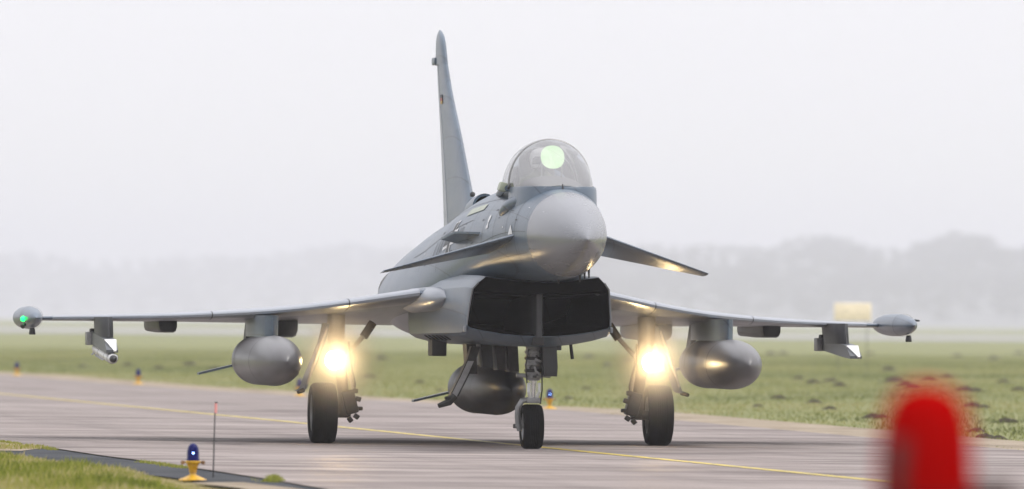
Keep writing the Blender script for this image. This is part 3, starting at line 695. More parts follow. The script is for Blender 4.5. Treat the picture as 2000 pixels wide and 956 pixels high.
# ---- undercarriage
def wheel(parent, s, x, r, w, hubmat='hub'):
    wh = empty('wheel'); wh.parent = parent
    pr = [(r*.60, -w*.40), (r*.66, -w*.47), (r*.80, -w*.50), (r*.92, -w*.46), (r*.98, -w*.36), (r*.995, -w*.22)]
    gro = []
    for k in range(-2, 3):
        c = k*w*.085; gro += [(r*.998, c-w*.028), (r*.985, c-w*.018), (r*.985, c+w*.018), (r*.998, c+w*.028)]
    pr = pr+gro+[(a, -b_) for a, b_ in pr[::-1]]
    MB().lathe(pr, L(s, x, r-.004), (1, 0, 0), 56, cap=False).build('tyre', 'tyre', wh, 30)
    MB().lathe([(0, -w*.36), (r*.25, -w*.36), (r*.30, -w*.30), (r*.5, -w*.30), (r*.57, -w*.42), (r*.615, -w*.42), (r*.615, w*.42), (r*.57, w*.42), (r*.5, w*.30), (r*.30, w*.30), (r*.25, w*.36), (0, w*.36)], L(s, x, r-.004), (1, 0, 0), 40).build('rim', hubmat, wh, 30)
    return wh
for sx in (-1, 1):
    g = empty('main_gear'); g.parent = jet
    wheel(g, 9.1, sx*2.13, .384, .325)
    xi = 1.87
    MB().tube([L(9.1, sx*1.97, 1.62), L(9.1, sx*1.97, 1.30), L(9.08, sx*1.92, 1.0)], [.115, .108, .085], 20).build('leg', 'gear', g)
    MB().tube([L(9.08, sx*1.92, 1.02), L(9.1, sx*xi, .62), L(9.1, sx*xi, .34)], [.075, .07, .075], 16).build('shock_strut', 'gear_dark', g)
    MB().tube([L(9.1, sx*1.78, .38), L(9.1, sx*2.2, .38)], .06, 14).build('axle', 'gear_dark', g)
    MB().box(L(9.02, sx*1.80, .52), (.16, .24, .30), Matrix.Rotation(sx*.25, 3, 'Y'), .03).build('brake_block', 'gear_dark', g)
    MB().box(L(8.98, sx*1.75, .44), (.22, .10, .05), None, .015).build('torque_link', 'gear_dark', g)
    MB().tube([L(9.0, sx*1.80, .86), L(8.95, sx*1.76, .68), L(9.0, sx*1.80, .50)], .022, 8).build('torque_link', 'gear', g)
    MB().tube([L(8.93, sx*1.83, 1.28), L(8.93, sx*1.80, 1.0), L(8.95, sx*1.74, .75), L(8.97, sx*1.78, .42)], .014, 6).build('brake_hose', 'black_part', g)
    for q, (dx, dz) in enumerate(((1.74, .66), (1.70, .56), (1.72, .34), (1.80, .30))):
        MB().box(L(8.95, sx*dx, dz), (.07, .08, .06), Matrix.Rotation(.3*q, 3, 'Y'), .012).build('brake_fitting', 'gear_dark', g)
    MB().tube([L(9.15, sx*1.50, 1.52), L(9.12, sx*1.62, 1.34)], .055, 12).build('side_brace', 'gear_dark', g)
    MB().tube([L(9.12, sx*1.52, 1.46), L(9.1, sx*1.90, 1.04)], .030, 12).build('brace_rod', 'gear', g)
    # outboard door, a curved plate with a foot
    q = [(2.10, 1.50), (2.14, 1.30), (2.25, 1.02), (2.34, .80), (2.38, .68), (2.42, .655), (2.46, .65)]
    rings = [[L(8.86, sx*x-.012, z), L(9.45, sx*x-.012, z+.01), L(9.45, sx*x+.022, z+.012), L(8.86, sx*x+.022, z+.004)] for x, z in q]
    MB().loft(rings).build('gear_door', 'grey', g, 40)
    MB().tube([L(8.84, sx*2.12, 1.45), L(8.84, sx*2.36, .74)], .018, 8).build('door_edge', 'gear', g)
    MB().tube([L(8.9, sx*2.40, .665), L(8.82, sx*2.47, .64)], [.03, .024], 8).build('door_foot', 'gear_dark', g)
    # landing lamp: bowl, lens, and its beam
    xl, zl = sx*2.01, 1.045
    lampp = MB().lathe([(.03, -.10), (.09, -.07), (.125, .0), (.130, .02), (.122, .02), (.118, .0)], L(8.90, xl, zl), (sx*0+.11, -.99, 0), 24).build('landing_lamp', 'gear', g)
    MB().lathe([(0, .012), (.06, .010), (.10, .004), (.117, -.004), (.117, -.012), (0, -.012)], L(8.895, xl, zl), (.11, -.99, 0), 28).build('lamp_lens', 'lens_warm', lampp)
    ld = bpy.data.lights.new('landing_beam', 'SPOT'); ld.energy = 2200; ld.color = (1.0, .66, .26); ld.spot_size = R(16); ld.spot_blend = 1.0; ld.shadow_soft_size = .10
    lo_ = bpy.data.objects.new('landing_beam', ld); C.objects.link(lo_); lo_.parent = jet; lo_.location = L(8.80, xl, zl)
    lo_.rotation_euler = Vector((.06, .99, -0.02)).to_track_quat('Z', 'Y').to_euler()
    # spill of the same lamp on the leg, the wheel, the wing above and the added glare ball round it
    pd = bpy.data.lights.new('lamp_spill', 'POINT'); pd.energy = 15; pd.color = (1.0, .64, .27); pd.shadow_soft_size = .05
    po = bpy.data.objects.new('lamp_spill', pd); C.objects.link(po); po.parent = jet; po.location = L(8.74, xl, zl+.01)

g = empty('nose_gear'); g.parent = jet
wheel(g, 5.1, .01, .275, .255)
MB().tube([L(5.05, .02, 1.26), L(5.05, .02, 1.05), L(5.07, .02, .84)], [.10, .095, .085], 18).build('leg', 'gear', g)
for k in range(5): MB().lathe([(.10, 0), (.112, .008), (.112, .032), (.10, .04)], L(5.055, .02, .86+k*.075), (0, 0, 1), 18, cap=False).build('leg_collar', 'gear_dark' if k % 2 else 'gear', g)
MB().tube([L(5.07, .02, .86), L(5.08, .02, .60)], .052, 16).build('piston', 'chrome', g)
MB().tube([L(4.99, -.045, .80), L(4.95, -.05, .70), L(5.02, -.02, .60)], .020, 8).build('torque_link', 'white', g)
MB().tube([L(4.99, .085, .80), L(4.95, .08, .70), L(5.02, .05, .60)], .020, 8).build('torque_link', 'white', g)
MB().box(L(5.06, .02, .59), (.17, .16, .07), None, .02).build('fork_head', 'gear', g)
MB().tube([L(5.06, -.03, .60), L(5.06, -.115, .585), L(5.07, -.165, .50), L(5.08, -.168, .40), L(5.09, -.155, .30), L(5.1, -.14, .22)], [.035, .036, .036, .036, .038, .03], 12, sq=1.3).build('fork_arm', 'gear', g)
MB().tube([L(5.1, -.20, .275), L(5.1, .02, .275)], .028, 10).build('axle', 'gear', g)
MB().tube([L(5.1, -.20, .30), L(5.1, -.20, .25)], .02, 8).build('axle_nut', 'gear_dark', g)
MB().tube([L(4.99, -.20, .895), L(4.99, -.08, .895)], .026, 10).build('steering_jack', 'gear', g)
MB().tube([L(4.99, .10, .895), L(4.99, .22, .890)], .024, 10).build('steering_jack', 'gear', g)
for k in range(9):
    a = .7*k; MB().box(L(4.955, .02+.05*math.sin(a*2.1), .88+.04*k), (.05+.02*(k % 3), .05, .026), Matrix.Rotation(a, 3, 'Y'), .006).build('leg_fitting', 'gear' if k % 3 else 'gear_dark', g)
MB().tube([L(4.96, .075, 1.20), L(4.95, .11, 1.0), L(4.95, .115, .72), L(5.0, .10, .55)], .009, 6).build('hydraulic_hose', 'black_part', g)
MB().tube([L(4.96, -.05, 1.22), L(4.95, -.09, 1.02), L(4.96, -.07, .8)], .009, 6).build('hydraulic_hose', 'black_part', g)
# nose gear doors: the short port one, the long starboard one with its foot, and plates behind
MB().loft([[L(4.8, .10, 1.25), L(5.7, .10, 1.25), L(5.7, .26, 1.25), L(4.8, .27, 1.25)], [L(4.8, .11, 1.0), L(5.7, .11, 1.0), L(5.7, .275, 1.0), L(4.8, .285, 1.0)],
           [L(4.82, .12, .89), L(5.7, .12, .90), L(5.7, .27, .90), L(4.82, .28, .885)]]).build('gear_door', 'dark_grey', g, 25)
MB().box(L(4.9, .30, 1.235), (.06, .2, .06), None, .01).build('door_hinge', 'black_part', g)
dq = [(-.54, 1.24), (-.60, 1.06), (-.68, .88), (-.77, .70), (-.81, .62)]
MB().loft([[L(6.3, x-.05, z), L(6.5, x-.05, z), L(6.5, x+.06, z), L(6.3, x+.06, z)] for x, z in dq]).build('gear_door', 'gear_dark', g, 30)
MB().loft([[L(6.27, x-.036, z), L(6.29, x-.036, z), L(6.29, x+.036, z), L(6.27, x+.036, z)] for x, z in [(a, b_) for a, b_ in dq[1:]]]).build('door_strip', 'gear', g, 30)
MB().tube([L(6.3, -.80, .63), L(6.28, -.87, .55), L(6.26, -.96, .52), L(6.25, -1.00, .505)], [.05, .045, .035, .03], 8).build('door_foot', 'gear_dark', g)
MB().tube([L(6.28, -.80, .62), L(6.24, -.92, .60)], .02, 8).build('foot_pin', 'black_part', g)
for x0, x1, z0, mt in ((-.62, -.50, .90, 'gear_dark'), (-.44, -.30, .98, 'dark_grey'), (-.26, -.14, .95, 'gear_dark'), (-.11, .02, .93, 'gear_dark')):
    MB().loft([[L(6.6, x0, 1.27), L(7.0, x0, 1.27), L(7.0, x1, 1.27), L(6.6, x1, 1.27)], [L(6.6, x0+.03, z0), L(7.0, x0+.03, z0), L(7.0, x1+.02, z0), L(6.6, x1+.02, z0)]]).build('bay_door', mt, g, 25)
MB().prism([L(7.6, -.13, 1.27), L(10.6, -.13, 1.27), L(10.2, -.13, .98), L(8.0, -.13, .98)], (.26, 0, 0)).build('belly_pylon', 'dark_grey', jet)

# ------------------------------------------------------------------ small things of the airfield
lamp_blue = glass('blue_lens', (0.005, 0.01, 0.25), -0.03, 0.12, 0.93, (0.0015, 0.003, 0.085))
M['blue_lens'] = lamp_blue
M['lamp_yellow'] = plain('worn_yellow_paint', (0.52, 0.29, 0.010), 0.42, var=0.35, scale=16)
M['lamp_brown'] = plain('rusty_bolt', (0.20, 0.10, 0.03), 0.7, var=0.5)
M['blue_bulb'] = emis('blue_bulb', (0.25, 0.45, 1.0), 14.0)
def edge_light(loc, label):
    t = empty('taxiway_light', loc); tag(t, label, 'taxiway light', 'blue taxiway edge lights')
    MB().lathe([(.142, 0), (.142, .006), (.120, .018), (.075, .036), (.040, .052), (.030, .065), (.030, .08)], (0, 0, 0), (0, 0, 1), 36).build('base_flange', 'lamp_yellow', t, 40)
    MB().lathe([(.034, .078), (.037, .085), (.034, .095), (.038, .10), (.044, .125), (.058, .155), (.062, .168)], (0, 0, 0), (0, 0, 1), 28).build('stem', 'lamp_yellow', t, 40)
    MB().lathe([(.062, .168), (.078, .172), (.080, .186), (.070, .192)], (0, 0, 0), (0, 0, 1), 28).build('collar', 'lamp_yellow', t, 40)
    for sx in (-1, 1):
        MB().tube([(sx*.070, -.02, .180), (sx*.098, -.025, .176)], .010, 8).build('clamp', 'lamp_brown', t)
        MB().lathe([(.012, -.018), (.018, -.014), (.018, .014), (.012, .018)], (sx*.10, -.025, .176), (0, 0, 1), 10).build('clamp_bolt', 'lamp_brown', t)
    MB().lathe([(.064, .19), (.066, .205), (.060, .215), (.059, .27), (.056, .30), (.048, .33), (.034, .350), (.016, .361), (.002, .364)], (0, 0, 0), (0, 0, 1), 32).build('blue_dome', 'blue_lens', t, 60)
    MB().lathe([(.001, -.007), (.005, -.005), (.007, 0), (.005, .005), (.001, .007)], (.004, -.061, .268), (0, 0, 1), 12).build('bulb_glint', 'blue_bulb', t, 60)
    return t
p0 = edge_light((-3.08, 94.0, -.02), 'sharp blue taxiway light on a yellow stand in the near grass')
for loc, lb in (((.70, 173.9, -.02), 'blue taxiway light just right of the nose wheel, at the far edge'),
                ((-4.33, 198.3, -.02), 'blurred blue taxiway light behind the wheel with the lit lamp, beside the drop tank'),
                ((-8.84, 229.6, -.02), 'blurred taxiway light on the far verge left of the hanging drop tank'),
                ((-13.26, 259.8, -.02), 'farthest blurred taxiway light, below the green wing tip')):
    c = copy_tree(p0); c.location = loc; c['label'] = lb
    if loc[1] > 180:
        for ch in list(c.children):
            if ch.name.startswith('bulb_glint'): bpy.data.objects.remove(ch)

mk = empty('edge_marker', (-2.92, 95.6, -.02)); tag(mk, 'thin black marker stick with a pink top beside the near blue light', 'marker stick')
M['pink'] = plain('faded_pink', (0.75, 0.30, 0.28), 0.5)
MB().tube([(-.012, 0, 0), (0, 0, .65)], [.008, .006], 8).build('stick', 'black_part', mk)
MB().lathe([(.012, .64), (.013, .645), (.013, .735), (.012, .74)], (0, 0, 0), (.012, 0, 1), 12).build('pink_sleeve', 'pink', mk)
MB().lathe([(.013, .738), (.013, .752), (.0, .754)], (0.002, 0, 0), (.012, 0, 1), 12).build('cap', 'black_part', mk)

# the red lamp close to the camera, far out of focus
m, n, b = new_mat('red_lens')
b.inputs['Base Color'].default_value = (0.30, 0.0012, 0.0012, 1); b.inputs['Roughness'].default_value = 0.9; b.inputs['Specular IOR Level'].default_value = 0.0
b.inputs['Transmission Weight'].default_value = 0.0
M['red_lens'] = m
M['red_collar'] = plain('deep_red_collar', (0.12, 0.003, 0.003), 0.7, spec=0.1)
M['red_dark'] = plain('dark_red_housing', (0.03, 0.002, 0.002), 0.6)
xr, yr = 1.052, 24.5
rl = empty('obstruction_lamp', (xr, yr, -.05)); tag(rl, 'big out of focus red warning lamp in the near right corner', 'warning lamp')
MB().lathe([(.120, 1.16), (.124, 1.18), (.122, 1.24), (.118, 1.31), (.110, 1.37), (.090, 1.42), (.060, 1.447), (.030, 1.458), (.002, 1.461)], (0, 0, 0), (0, 0, 1), 40).build('red_dome', 'red_lens', rl, 60)
MB().lathe([(.05, .96), (.12, 1.04), (.135, 1.08), (.135, 1.155), (.122, 1.17)], (0, 0, 0), (0, 0, 1), 40).build('lamp_collar', 'red_collar', rl, 40)
MB().tube([(0, 0, 0), (0, 0, .99)], .045, 16).build('post', 'red_dark', rl)
MB().box((.165, 0, 1.165), (.14, .08, .10), None, .02).build('side_bracket', 'red_dark', rl)
MB().box((-.075, -.09, 1.245), (.05, .04, .15), None, .012).build('dome_shade', 'red_dark', rl)  # added dark block standing in for the darkness inside the red glass

# yellow board beyond the wing
sgn = empty('sign_board', (11.85, 336, -.05)); tag(sgn, 'blurred pale yellow board standing above the far grass behind the wing tip', 'sign')
M['board'] = plain('pale_yellow_board', (0.86, 0.75, 0.56), 0.5)
MB().box((0, 0, 2.02), (1.28, .30, .62), None, .04).build('board', 'board', sgn)
for sx in (-1, 1): MB().tube([(sx*.5, 0, 0), (sx*.5, 0, 1.75)], .012, 8).build('post', 'gear_dark', sgn)

# ------------------------------------------------------------------ grass, molehills
def attr_mat(name, stops, rough=0.8):
    m, n, b = new_mat(name)
    a = n.nodes.new('ShaderNodeAttribute'); a.attribute_name = 'tone'
    col = ramp(n, a.outputs['Fac'], stops)
    n.links.new(col, b.inputs['Base Color']); b.inputs['Roughness'].default_value = rough; b.inputs['Specular IOR Level'].default_value = 0.15
    o = n.nodes['Material Output']; tr = n.nodes.new('ShaderNodeBsdfTranslucent'); ms_ = n.nodes.new('ShaderNodeMixShader'); ms_.inputs[0].default_value = .35
    n.links.new(col, tr.inputs[0]); n.links.new(b.outputs[0], ms_.inputs[1]); n.links.new(tr.outputs[0], ms_.inputs[2]); n.links.new(ms_.outputs[0], o.inputs['Surface'])
    return m
def blades(name, X, Y, Hh, Wd, tone, mat, z0=-.05, lean=.5):
    n_ = len(X); a = rng.uniform(0, 2*PI, n_); la = rng.uniform(0, 2*PI, n_); lm = rng.uniform(0, lean, n_)*Hh
    dx, dy = np.cos(a)*Wd/2, np.sin(a)*Wd/2*.5
    lx, ly = np.cos(la)*lm, np.sin(la)*lm
    V = np.zeros((n_, 5, 3))
    V[:, 0] = np.stack([X-dx, Y-dy, np.full(n_, z0)], 1); V[:, 1] = np.stack([X+dx, Y+dy, np.full(n_, z0)], 1)
    V[:, 2] = np.stack([X+dx*.8+lx*.35, Y+dy*.8+ly*.35, z0+Hh*.55], 1); V[:, 3] = np.stack([X-dx*.8+lx*.35, Y-dy*.8+ly*.35, z0+Hh*.55], 1)
    V[:, 4] = np.stack([X+lx, Y+ly, z0+Hh], 1)
    me = bpy.data.meshes.new(name); me.vertices.add(n_*5); me.vertices.foreach_set('co', V.reshape(-1).astype(np.float32))
    base = np.arange(n_)*5
    loops = np.stack([base, base+1, base+2, base+3, base+3, base+2, base+4], 1).reshape(-1)
    me.loops.add(len(loops)); me.loops.foreach_set('vertex_index', loops.astype(np.int32))
    st_ = np.stack([np.arange(n_)*7, np.arange(n_)*7+4], 1).reshape(-1)
    me.polygons.add(n_*2); me.polygons.foreach_set('loop_start', st_.astype(np.int32))
    me.update(calc_edges=True); me.validate()
    at = me.attributes.new('tone', 'FLOAT', 'POINT'); at.data.foreach_set('value', np.repeat(tone, 5).astype(np.float32))
    me.materials.append(mat); o = bpy.data.objects.new(name, me); C.objects.link(o)
    return o
M['blade'] = attr_mat('grass_blade', [(0.0, (0.06, 0.082, 0.010)), (0.35, (0.185, 0.215, 0.030)), (0.62, (0.30, 0.305, 0.056)), (0.82, (0.38, 0.33, 0.12)), (1.0, (0.48, 0.40, 0.23))])
M['blade_far'] = attr_mat('field_grass_blade', [(0.0, (0.085, 0.105, 0.030)), (0.35, (0.20, 0.222, 0.070)), (0.62, (0.29, 0.292, 0.105)), (0.82, (0.36, 0.32, 0.15)), (1.0, (0.46, 0.39, 0.24))])
def patch(X, Y, k, seed):      # cheap smooth 2-D noise in 0..1
    r = np.random.default_rng(seed); o = np.zeros_like(X)
    for i in range(7):
        a = r.uniform(0, 2*PI); f = k*r.uniform(.5, 1.8); o += np.sin((np.cos(a)*X+np.sin(a)*Y*.45)*f+r.uniform(0, 6.3))
    return np.clip(.5+o/7.5, 0, 1)
def gx(y): return np.interp(y, [p[1] for p in GRASS_N], [p[0] for p in GRASS_N])
def nx(y): return np.interp(y, [p[1] for p in NEAR], [p[0] for p in NEAR])
def fx(y): return np.interp(y, [p[1] for p in FAR], [p[0] for p in FAR])
# near verge
Y = rng.uniform(82, 121, 150000); X = gx(Y)+.12-rng.uniform(0, 1, len(Y))**1.25*5.0
edge = gx(Y)-X+rng.normal(0, .10, len(Y))
keep = (edge > 0) & (X > -.060*Y-.6)
X, Y, edge = X[keep], Y[keep], edge[keep]
pt = patch(X, Y, 2.2, 3); pt2 = patch(X, Y, 7.0, 5)
Hh = (.03+.075*pt2+.10*rng.random(len(X))**2)*np.clip(.45+edge*1.2, .45, 1)*(1-.25*(pt > .62))*np.clip((-.0325-X/Y)/.008, .12, 1)
tone = np.clip(-.02+.5*pt+.55*rng.random(len(X))+np.where(patch(X, Y, 3.1, 77) > .66, .28, 0)+np.where(edge < .35, .15, 0)+np.where(X/Y > -.036, .22, 0), 0, 1)
Zb = -.05
blades('verge_grass', X, Y, Hh, rng.uniform(.009, .022, len(X)), tone, M['blade'], -.04, .7).__setitem__('kind', 'stuff')
# dry tufts along the near taxiway edge
Y = rng.uniform(86, 121, 9000); X = nx(Y)-.02-np.abs(rng.normal(0, .07, len(Y)))
pk = (patch(X, Y, 1.6, 9) > .60) & (rng.random(len(X)) < .5)
X, Y = X[pk], Y[pk]
blades('edge_grass', X, Y, rng.uniform(.012, .04, len(X)), rng.uniform(.006, .012, len(X)), np.clip(.3+.5*rng.random(len(X)), 0, 1), M['blade'], -.012, .8).__setitem__('kind', 'stuff')
Y = rng.uniform(111.5, 134, 16000); X = nx(Y)-rng.uniform(0.05, 2.3, len(Y)); pk = patch(X, Y, 2.0, 21) > .60; X, Y = X[pk], Y[pk]
blades('soil_grass', X, Y, rng.uniform(.015, .06, len(X)), rng.uniform(.010, .02, len(X)), np.clip(.45+.55*rng.random(len(X)), 0, 1), M['blade'], -.01, .8).__setitem__('kind', 'stuff')
tf = rng.normal(0, 1, (700, 2)); X = -2.28+tf[:, 0]*.055; Y = 93.3+tf[:, 1]*.25
blades('grass_tuft', X, Y, rng.uniform(.03, .085, 700)*np.exp(-tf[:, 0]**2*.35), rng.uniform(.005, .010, 700), rng.uniform(.3, .7, 700), M['blade'], -.01, .9).__setitem__('kind', 'stuff')
# far field
N = 340000
Y = np.sqrt(rng.uniform(118**2, 520**2, N)); X = rng.uniform(-.058, .058, N)*Y
d = X-fx(Y)
sand = (d > .1) & (d < 1.9)
keep = (d > .1) & (~sand | ((patch(X, Y, .9, 31) > .62) & (rng.random(N) < .5)))
X, Y, d = X[keep], Y[keep], d[keep]
pt = patch(X, Y, .30, 13); pt2 = patch(X, Y, 1.5, 17)
Hh = (.016+.032*pt2+.026*rng.random(len(X)))*np.clip((540-Y)/160, .15, 1); Hh *= np.where(d < 1.9, .8, 1)
tone = np.clip(-.06+.45*pt+.45*rng.random(len(X))+np.where(d < 3.2, .24, 0)+.35*(patch(X, Y, .9, 51)-.3), 0, 1)
blades('field_grass', X, Y, Hh, rng.uniform(.010, .022, len(X)), tone, M['blade_far'], -.05, .9).__setitem__('kind', 'stuff')

M['mole'] = plain('molehill_soil', (0.05, 0.042, 0.028), 0.95, spec=0.1, var=0.5, scale=6)
def mole_mesh(seed):
    r = np.random.default_rng(seed); mb = MB(); rings = []
    for i in range(6):
        t = i/5; rad = .5*(1-t)**.8+.02; rings.append([(math.cos(a)*rad*(1+r.normal(0, .16)), math.sin(a)*rad*(1+r.normal(0, .16)), (1-(1-t)**1.6)*.42*(1+r.normal(0, .14))) for a in (2*PI*k/14 for k in range(14))])
    mb.loft(rings)
    for k in range(9):
        a = r.uniform(0, 2*PI); q = r.uniform(.3, .7); mb.box((math.cos(a)*q, math.sin(a)*q, .06), (.13, .12, .10), Matrix.Rotation(r.uniform(0, 3), 3, 'Z'), .02)
    o = mb.build('molehill', 'mole', None, 40); me = o.data; bpy.data.objects.remove(o); return me
moles = [mole_mesh(s) for s in (1, 2, 3)]
def gpx(u, v):
    a = u-1000; b_ = v-478; a, b_ = a+.0087*b_, b_-.0087*a
    y = 18900*CAM_H/(b_-149); return a*y/18900, y
spots = [(1505, 691, 1.0), (1530, 690, .8), (1735, 722, 1.1), (1588, 746, 1.0), (1622, 743, .9), (1745, 744, 1.3), (1770, 752, 1.0), (1783, 757, .9), (1705, 812, .9), (1722, 811, .7),
         (1560, 738, .8), (1640, 752, .9), (1885, 761, 1.2), (1905, 762, .9), (1900, 791, 1.0), (1921, 793, .8), (1966, 820, .9), (1978, 819, .6), (1908, 838, .8), (1925, 850, .9), (1950, 852, .7),
         (1150, 697, .9), (1185, 712, .8), (1230, 705, 1.0), (1145, 757, .7), (1110, 775, .6), (1380, 705, .8), (1420, 735, .8), (1520, 775, .8), (1480, 790, .6), (1590, 783, .8), (1620, 795, .7),
         (1850, 735, .8), (1815, 742, .9), (1990, 760, .9), (1960, 745, .8), (1940, 700, .9), (1990, 690, .8), (1870, 695, .8), (1700, 690, .7), (720, 735, .9), (745, 700, 1.0), (690, 715, .9), (250, 712, .8), (310, 718, .8), (370, 712, 1.0), (160, 715, .7), (420, 720, .8), (820, 745, .7), (860, 760, .5)]
for k, (u, v, sz) in enumerate(spots):
    x, y = gpx(u, v); o = bpy.data.objects.new('molehill', moles[k % 3]); C.objects.link(o)
    s_ = sz*.30*(y/170)**.45; o.location = (x, y, -.06); o.scale = (s_*1.3, s_*1.6, s_*.75); o.rotation_euler = (0, 0, k*1.3)
    tag(o, 'small dark molehill in the green field beyond the taxiway', 'molehill', 'molehills in the airfield grass')

# ------------------------------------------------------------------ far trees
M['bark'] = plain('bark', (0.07, 0.055, 0.045), 0.9)
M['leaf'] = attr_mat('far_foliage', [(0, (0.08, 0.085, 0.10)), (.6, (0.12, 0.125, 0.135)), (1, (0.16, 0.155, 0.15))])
def tree_proto(seed, h):
    r = np.random.default_rng(seed)
    t = empty('tree')
    mb = MB(); mb.tube([(0, 0, -.2), (.1, .1, h*.3), (.0, .2, h*.6), (.2, 0, h*.9)], [h*.020, h*.016, h*.010, h*.003], 8)
    for k in range(9):
        a = r.uniform(0, 2*PI); z = h*r.uniform(.25, .7); q = h*r.uniform(.14, .26)
        mb.tube([(.05, .1, z), (math.cos(a)*q*.6, math.sin(a)*q*.6, z+q*.5), (math.cos(a)*q, math.sin(a)*q, z+q*1.1)], [h*.008, h*.005, h*.002], 6)
    mb.build('trunk', 'bark', t)
    cl = [(math.cos(a)*q, math.sin(a)*q, z, s) for a, q, z, s in ((r.uniform(0, 2*PI), h*.24*r.random()**.6, h*r.uniform(.06, .93), h*r.uniform(.08, .15)) for _ in range(22))]
    n_ = 3600; V = np.zeros((n_, 4, 3)); tone = np.zeros(n_)
    for i in range(n_):
        c = cl[i % len(cl)]; p = r.normal(0, 1, 3); p /= np.linalg.norm(p); p = np.array(c[:3])+p*c[3]*r.random()**.4*np.array([1, 1, .8])
        u = r.normal(0, 1, 3); u /= np.linalg.norm(u); w = np.cross(u, r.normal(0, 1, 3)); w /= np.linalg.norm(w); s = h*.018*r.uniform(.6, 1.5)
        V[i] = [p-u*s, p-w*s*.7, p+u*s, p+w*s*.7]; tone[i] = r.random()
    me = bpy.data.meshes.new('crown'); me.from_pydata(V.reshape(-1, 3).tolist(), [], [(4*i, 4*i+1, 4*i+2, 4*i+3) for i in range(n_)])
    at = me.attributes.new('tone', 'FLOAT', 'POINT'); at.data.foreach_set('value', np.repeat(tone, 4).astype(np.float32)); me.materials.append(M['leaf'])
    o = bpy.data.objects.new('crown', me); C.objects.link(o); o.parent = t
    return t
protos = [tree_proto(40+i, 20.0) for i in range(4)]; used = [False]*4
def tree(x, y, h, label, group, z=0.0):
    k = random.randrange(4)
    if used[k]: t = copy_tree(protos[k])
    else: t = protos[k]; used[k] = True
    t.location = (x, y, z-.05); s = h/20.0; t.scale = (s*random.uniform(1.4, 2.1), s*random.uniform(1.4, 2.1), s); t.rotation_euler = (0, 0, random.uniform(0, 6.28))
    tag(t, label, 'tree', group)
def height_at(u, y, v): return CAM_H+(627+.0087*(u-1000)-v)*y/18900
TOPR = [(1080, 500), (1200, 486), (1300, 483), (1400, 492), (1500, 484), (1580, 452), (1640, 453), (1700, 484), (1770, 488), (1820, 456), (1870, 444), (1920, 446), (1960, 472), (2080, 462)]
TOPL = [(-60, 490), (40, 478), (110, 484), (170, 512), (260, 505), (330, 494), (450, 492), (560, 488), (640, 470), (760, 470), (900, 478), (1100, 485), (1220, 488)]
def topv(tab, u): return float(np.interp(u, [p[0] for p in tab], [p[1] for p in tab]))
def rise(x, y):      # a low wooded ridge, nearer on the right
    w = min(1, max(0, (40-x)/200)); y0 = lerp(5600, 9400, w)
    k = min(1, max(0, (y-y0)/1400)); return lerp(44.0, 54.0, w)*k*k*(3-2*k)
xs_ = [-2400, -1200, -600, -300]+[-200+i*20 for i in range(16)]+[300, 600, 1200, 2400]; ys = [5560+i*100 for i in range(70)]; nx_ = len(xs_)
me = bpy.data.meshes.new('hill'); me.from_pydata([(x, y, rise(x, y)-.045) for y in ys for x in xs_], [], [(i*nx_+k, i*nx_+k+1, (i+1)*nx_+k+1, (i+1)*nx_+k) for i in range(69) for k in range(nx_-1)])
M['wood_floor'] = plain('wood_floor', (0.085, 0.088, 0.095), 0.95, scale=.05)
me.materials.append(M['wood_floor']); ho = bpy.data.objects.new('hill', me); C.objects.link(ho); tag(ho, kind='structure')
def wood(u0, u1, tab, y0, y1, n_low, step, label, group):
    u = u0
    while u < u1:                                   # the crest, drawn by the crowns that stand highest
        y = y1+random.uniform(-60, 60); x = (u-1000)*y/18900; z = rise(x, y)
        tree(x, y, min(34, max(14, height_at(u, y, topv(tab, u)+random.uniform(0, 12))-z)), label, group, z); u += random.uniform(*step)
    for k in range(n_low):                          # the slope below it
        u = u0+(u1-u0)*(k+random.random())/n_low; q = ((k*.618034) % 1.0); y = lerp(y0, y1, .9*q**.8); x = (u-1000)*y/18900; z = rise(x, y)
        tree(x, y, min(random.uniform(17, 27), max(9, height_at(u, y, topv(tab, u)+10)-z)), label, group, z)
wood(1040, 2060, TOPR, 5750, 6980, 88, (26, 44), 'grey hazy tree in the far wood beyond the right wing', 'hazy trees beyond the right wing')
wood(-60, 1080, TOPL, 9600, 10800, 90, (26, 44), 'pale misty tree in the far wood beyond the left wing', 'misty trees beyond the left wing')

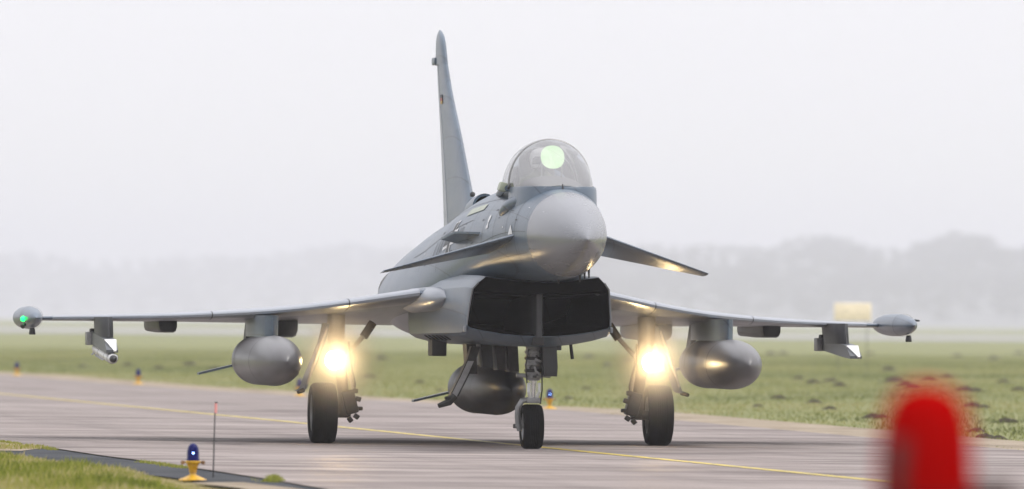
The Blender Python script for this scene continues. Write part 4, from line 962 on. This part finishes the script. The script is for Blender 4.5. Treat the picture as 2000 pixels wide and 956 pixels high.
# ------------------------------------------------------------------ the misty air
m = bpy.data.materials.new('mist'); m.use_nodes = True; n = m.node_tree; n.nodes.clear()
pv = n.nodes.new('ShaderNodeVolumePrincipled'); pv.inputs['Color'].default_value = (0.90, 0.90, 0.99, 1); pv.inputs['Density'].default_value = 0.00023
pv.inputs['Anisotropy'].default_value = 0.6
oo = n.nodes.new('ShaderNodeOutputMaterial'); n.links.new(pv.outputs[0], oo.inputs['Volume'])
hz = MB().box((0, 6200, 47), (5400, 12700, 96)).build('haze', m, None, 0)
tag(hz, kind='stuff')

# added scattering balls standing in for lens glare round the landing lamps
m = bpy.data.materials.new('lamp_glare_ball'); m.use_nodes = True; n = m.node_tree; n.nodes.clear()
pv = n.nodes.new('ShaderNodeVolumePrincipled'); pv.inputs['Color'].default_value = (1.0, 0.98, 0.95, 1); pv.inputs['Anisotropy'].default_value = 0.0
tc = n.nodes.new('ShaderNodeTexCoord'); ln_ = n.nodes.new('ShaderNodeVectorMath'); ln_.operation = 'LENGTH'
n.links.new(tc.outputs['Object'], ln_.inputs[0])
q1 = n.nodes.new('ShaderNodeMath'); q1.operation = 'SUBTRACT'; q1.use_clamp = True; q1.inputs[0].default_value = 1.0; n.links.new(ln_.outputs['Value'], q1.inputs[1])
q2 = n.nodes.new('ShaderNodeMath'); q2.operation = 'POWER'; q2.inputs[1].default_value = 3.0; n.links.new(q1.outputs[0], q2.inputs[0])
q3 = n.nodes.new('ShaderNodeMath'); q3.operation = 'MULTIPLY'; q3.inputs[1].default_value = 3.8; n.links.new(q2.outputs[0], q3.inputs[0])
n.links.new(q3.outputs[0], pv.inputs['Density'])
oo = n.nodes.new('ShaderNodeOutputMaterial'); n.links.new(pv.outputs[0], oo.inputs['Volume'])
for sx in (-1, 1):
    bm = bmesh.new(); bmesh.ops.create_icosphere(bm, subdivisions=3, radius=1.0)
    me = bpy.data.meshes.new('lamp_glare_ball'); bm.to_mesh(me); bm.free(); me.materials.append(m)
    o = bpy.data.objects.new('lamp_glare_ball', me); C.objects.link(o); o.location = to_world(8.74, sx*2.01, 1.055); o.scale = (.86, .90, 1.12)
    tag(o, kind='stuff')
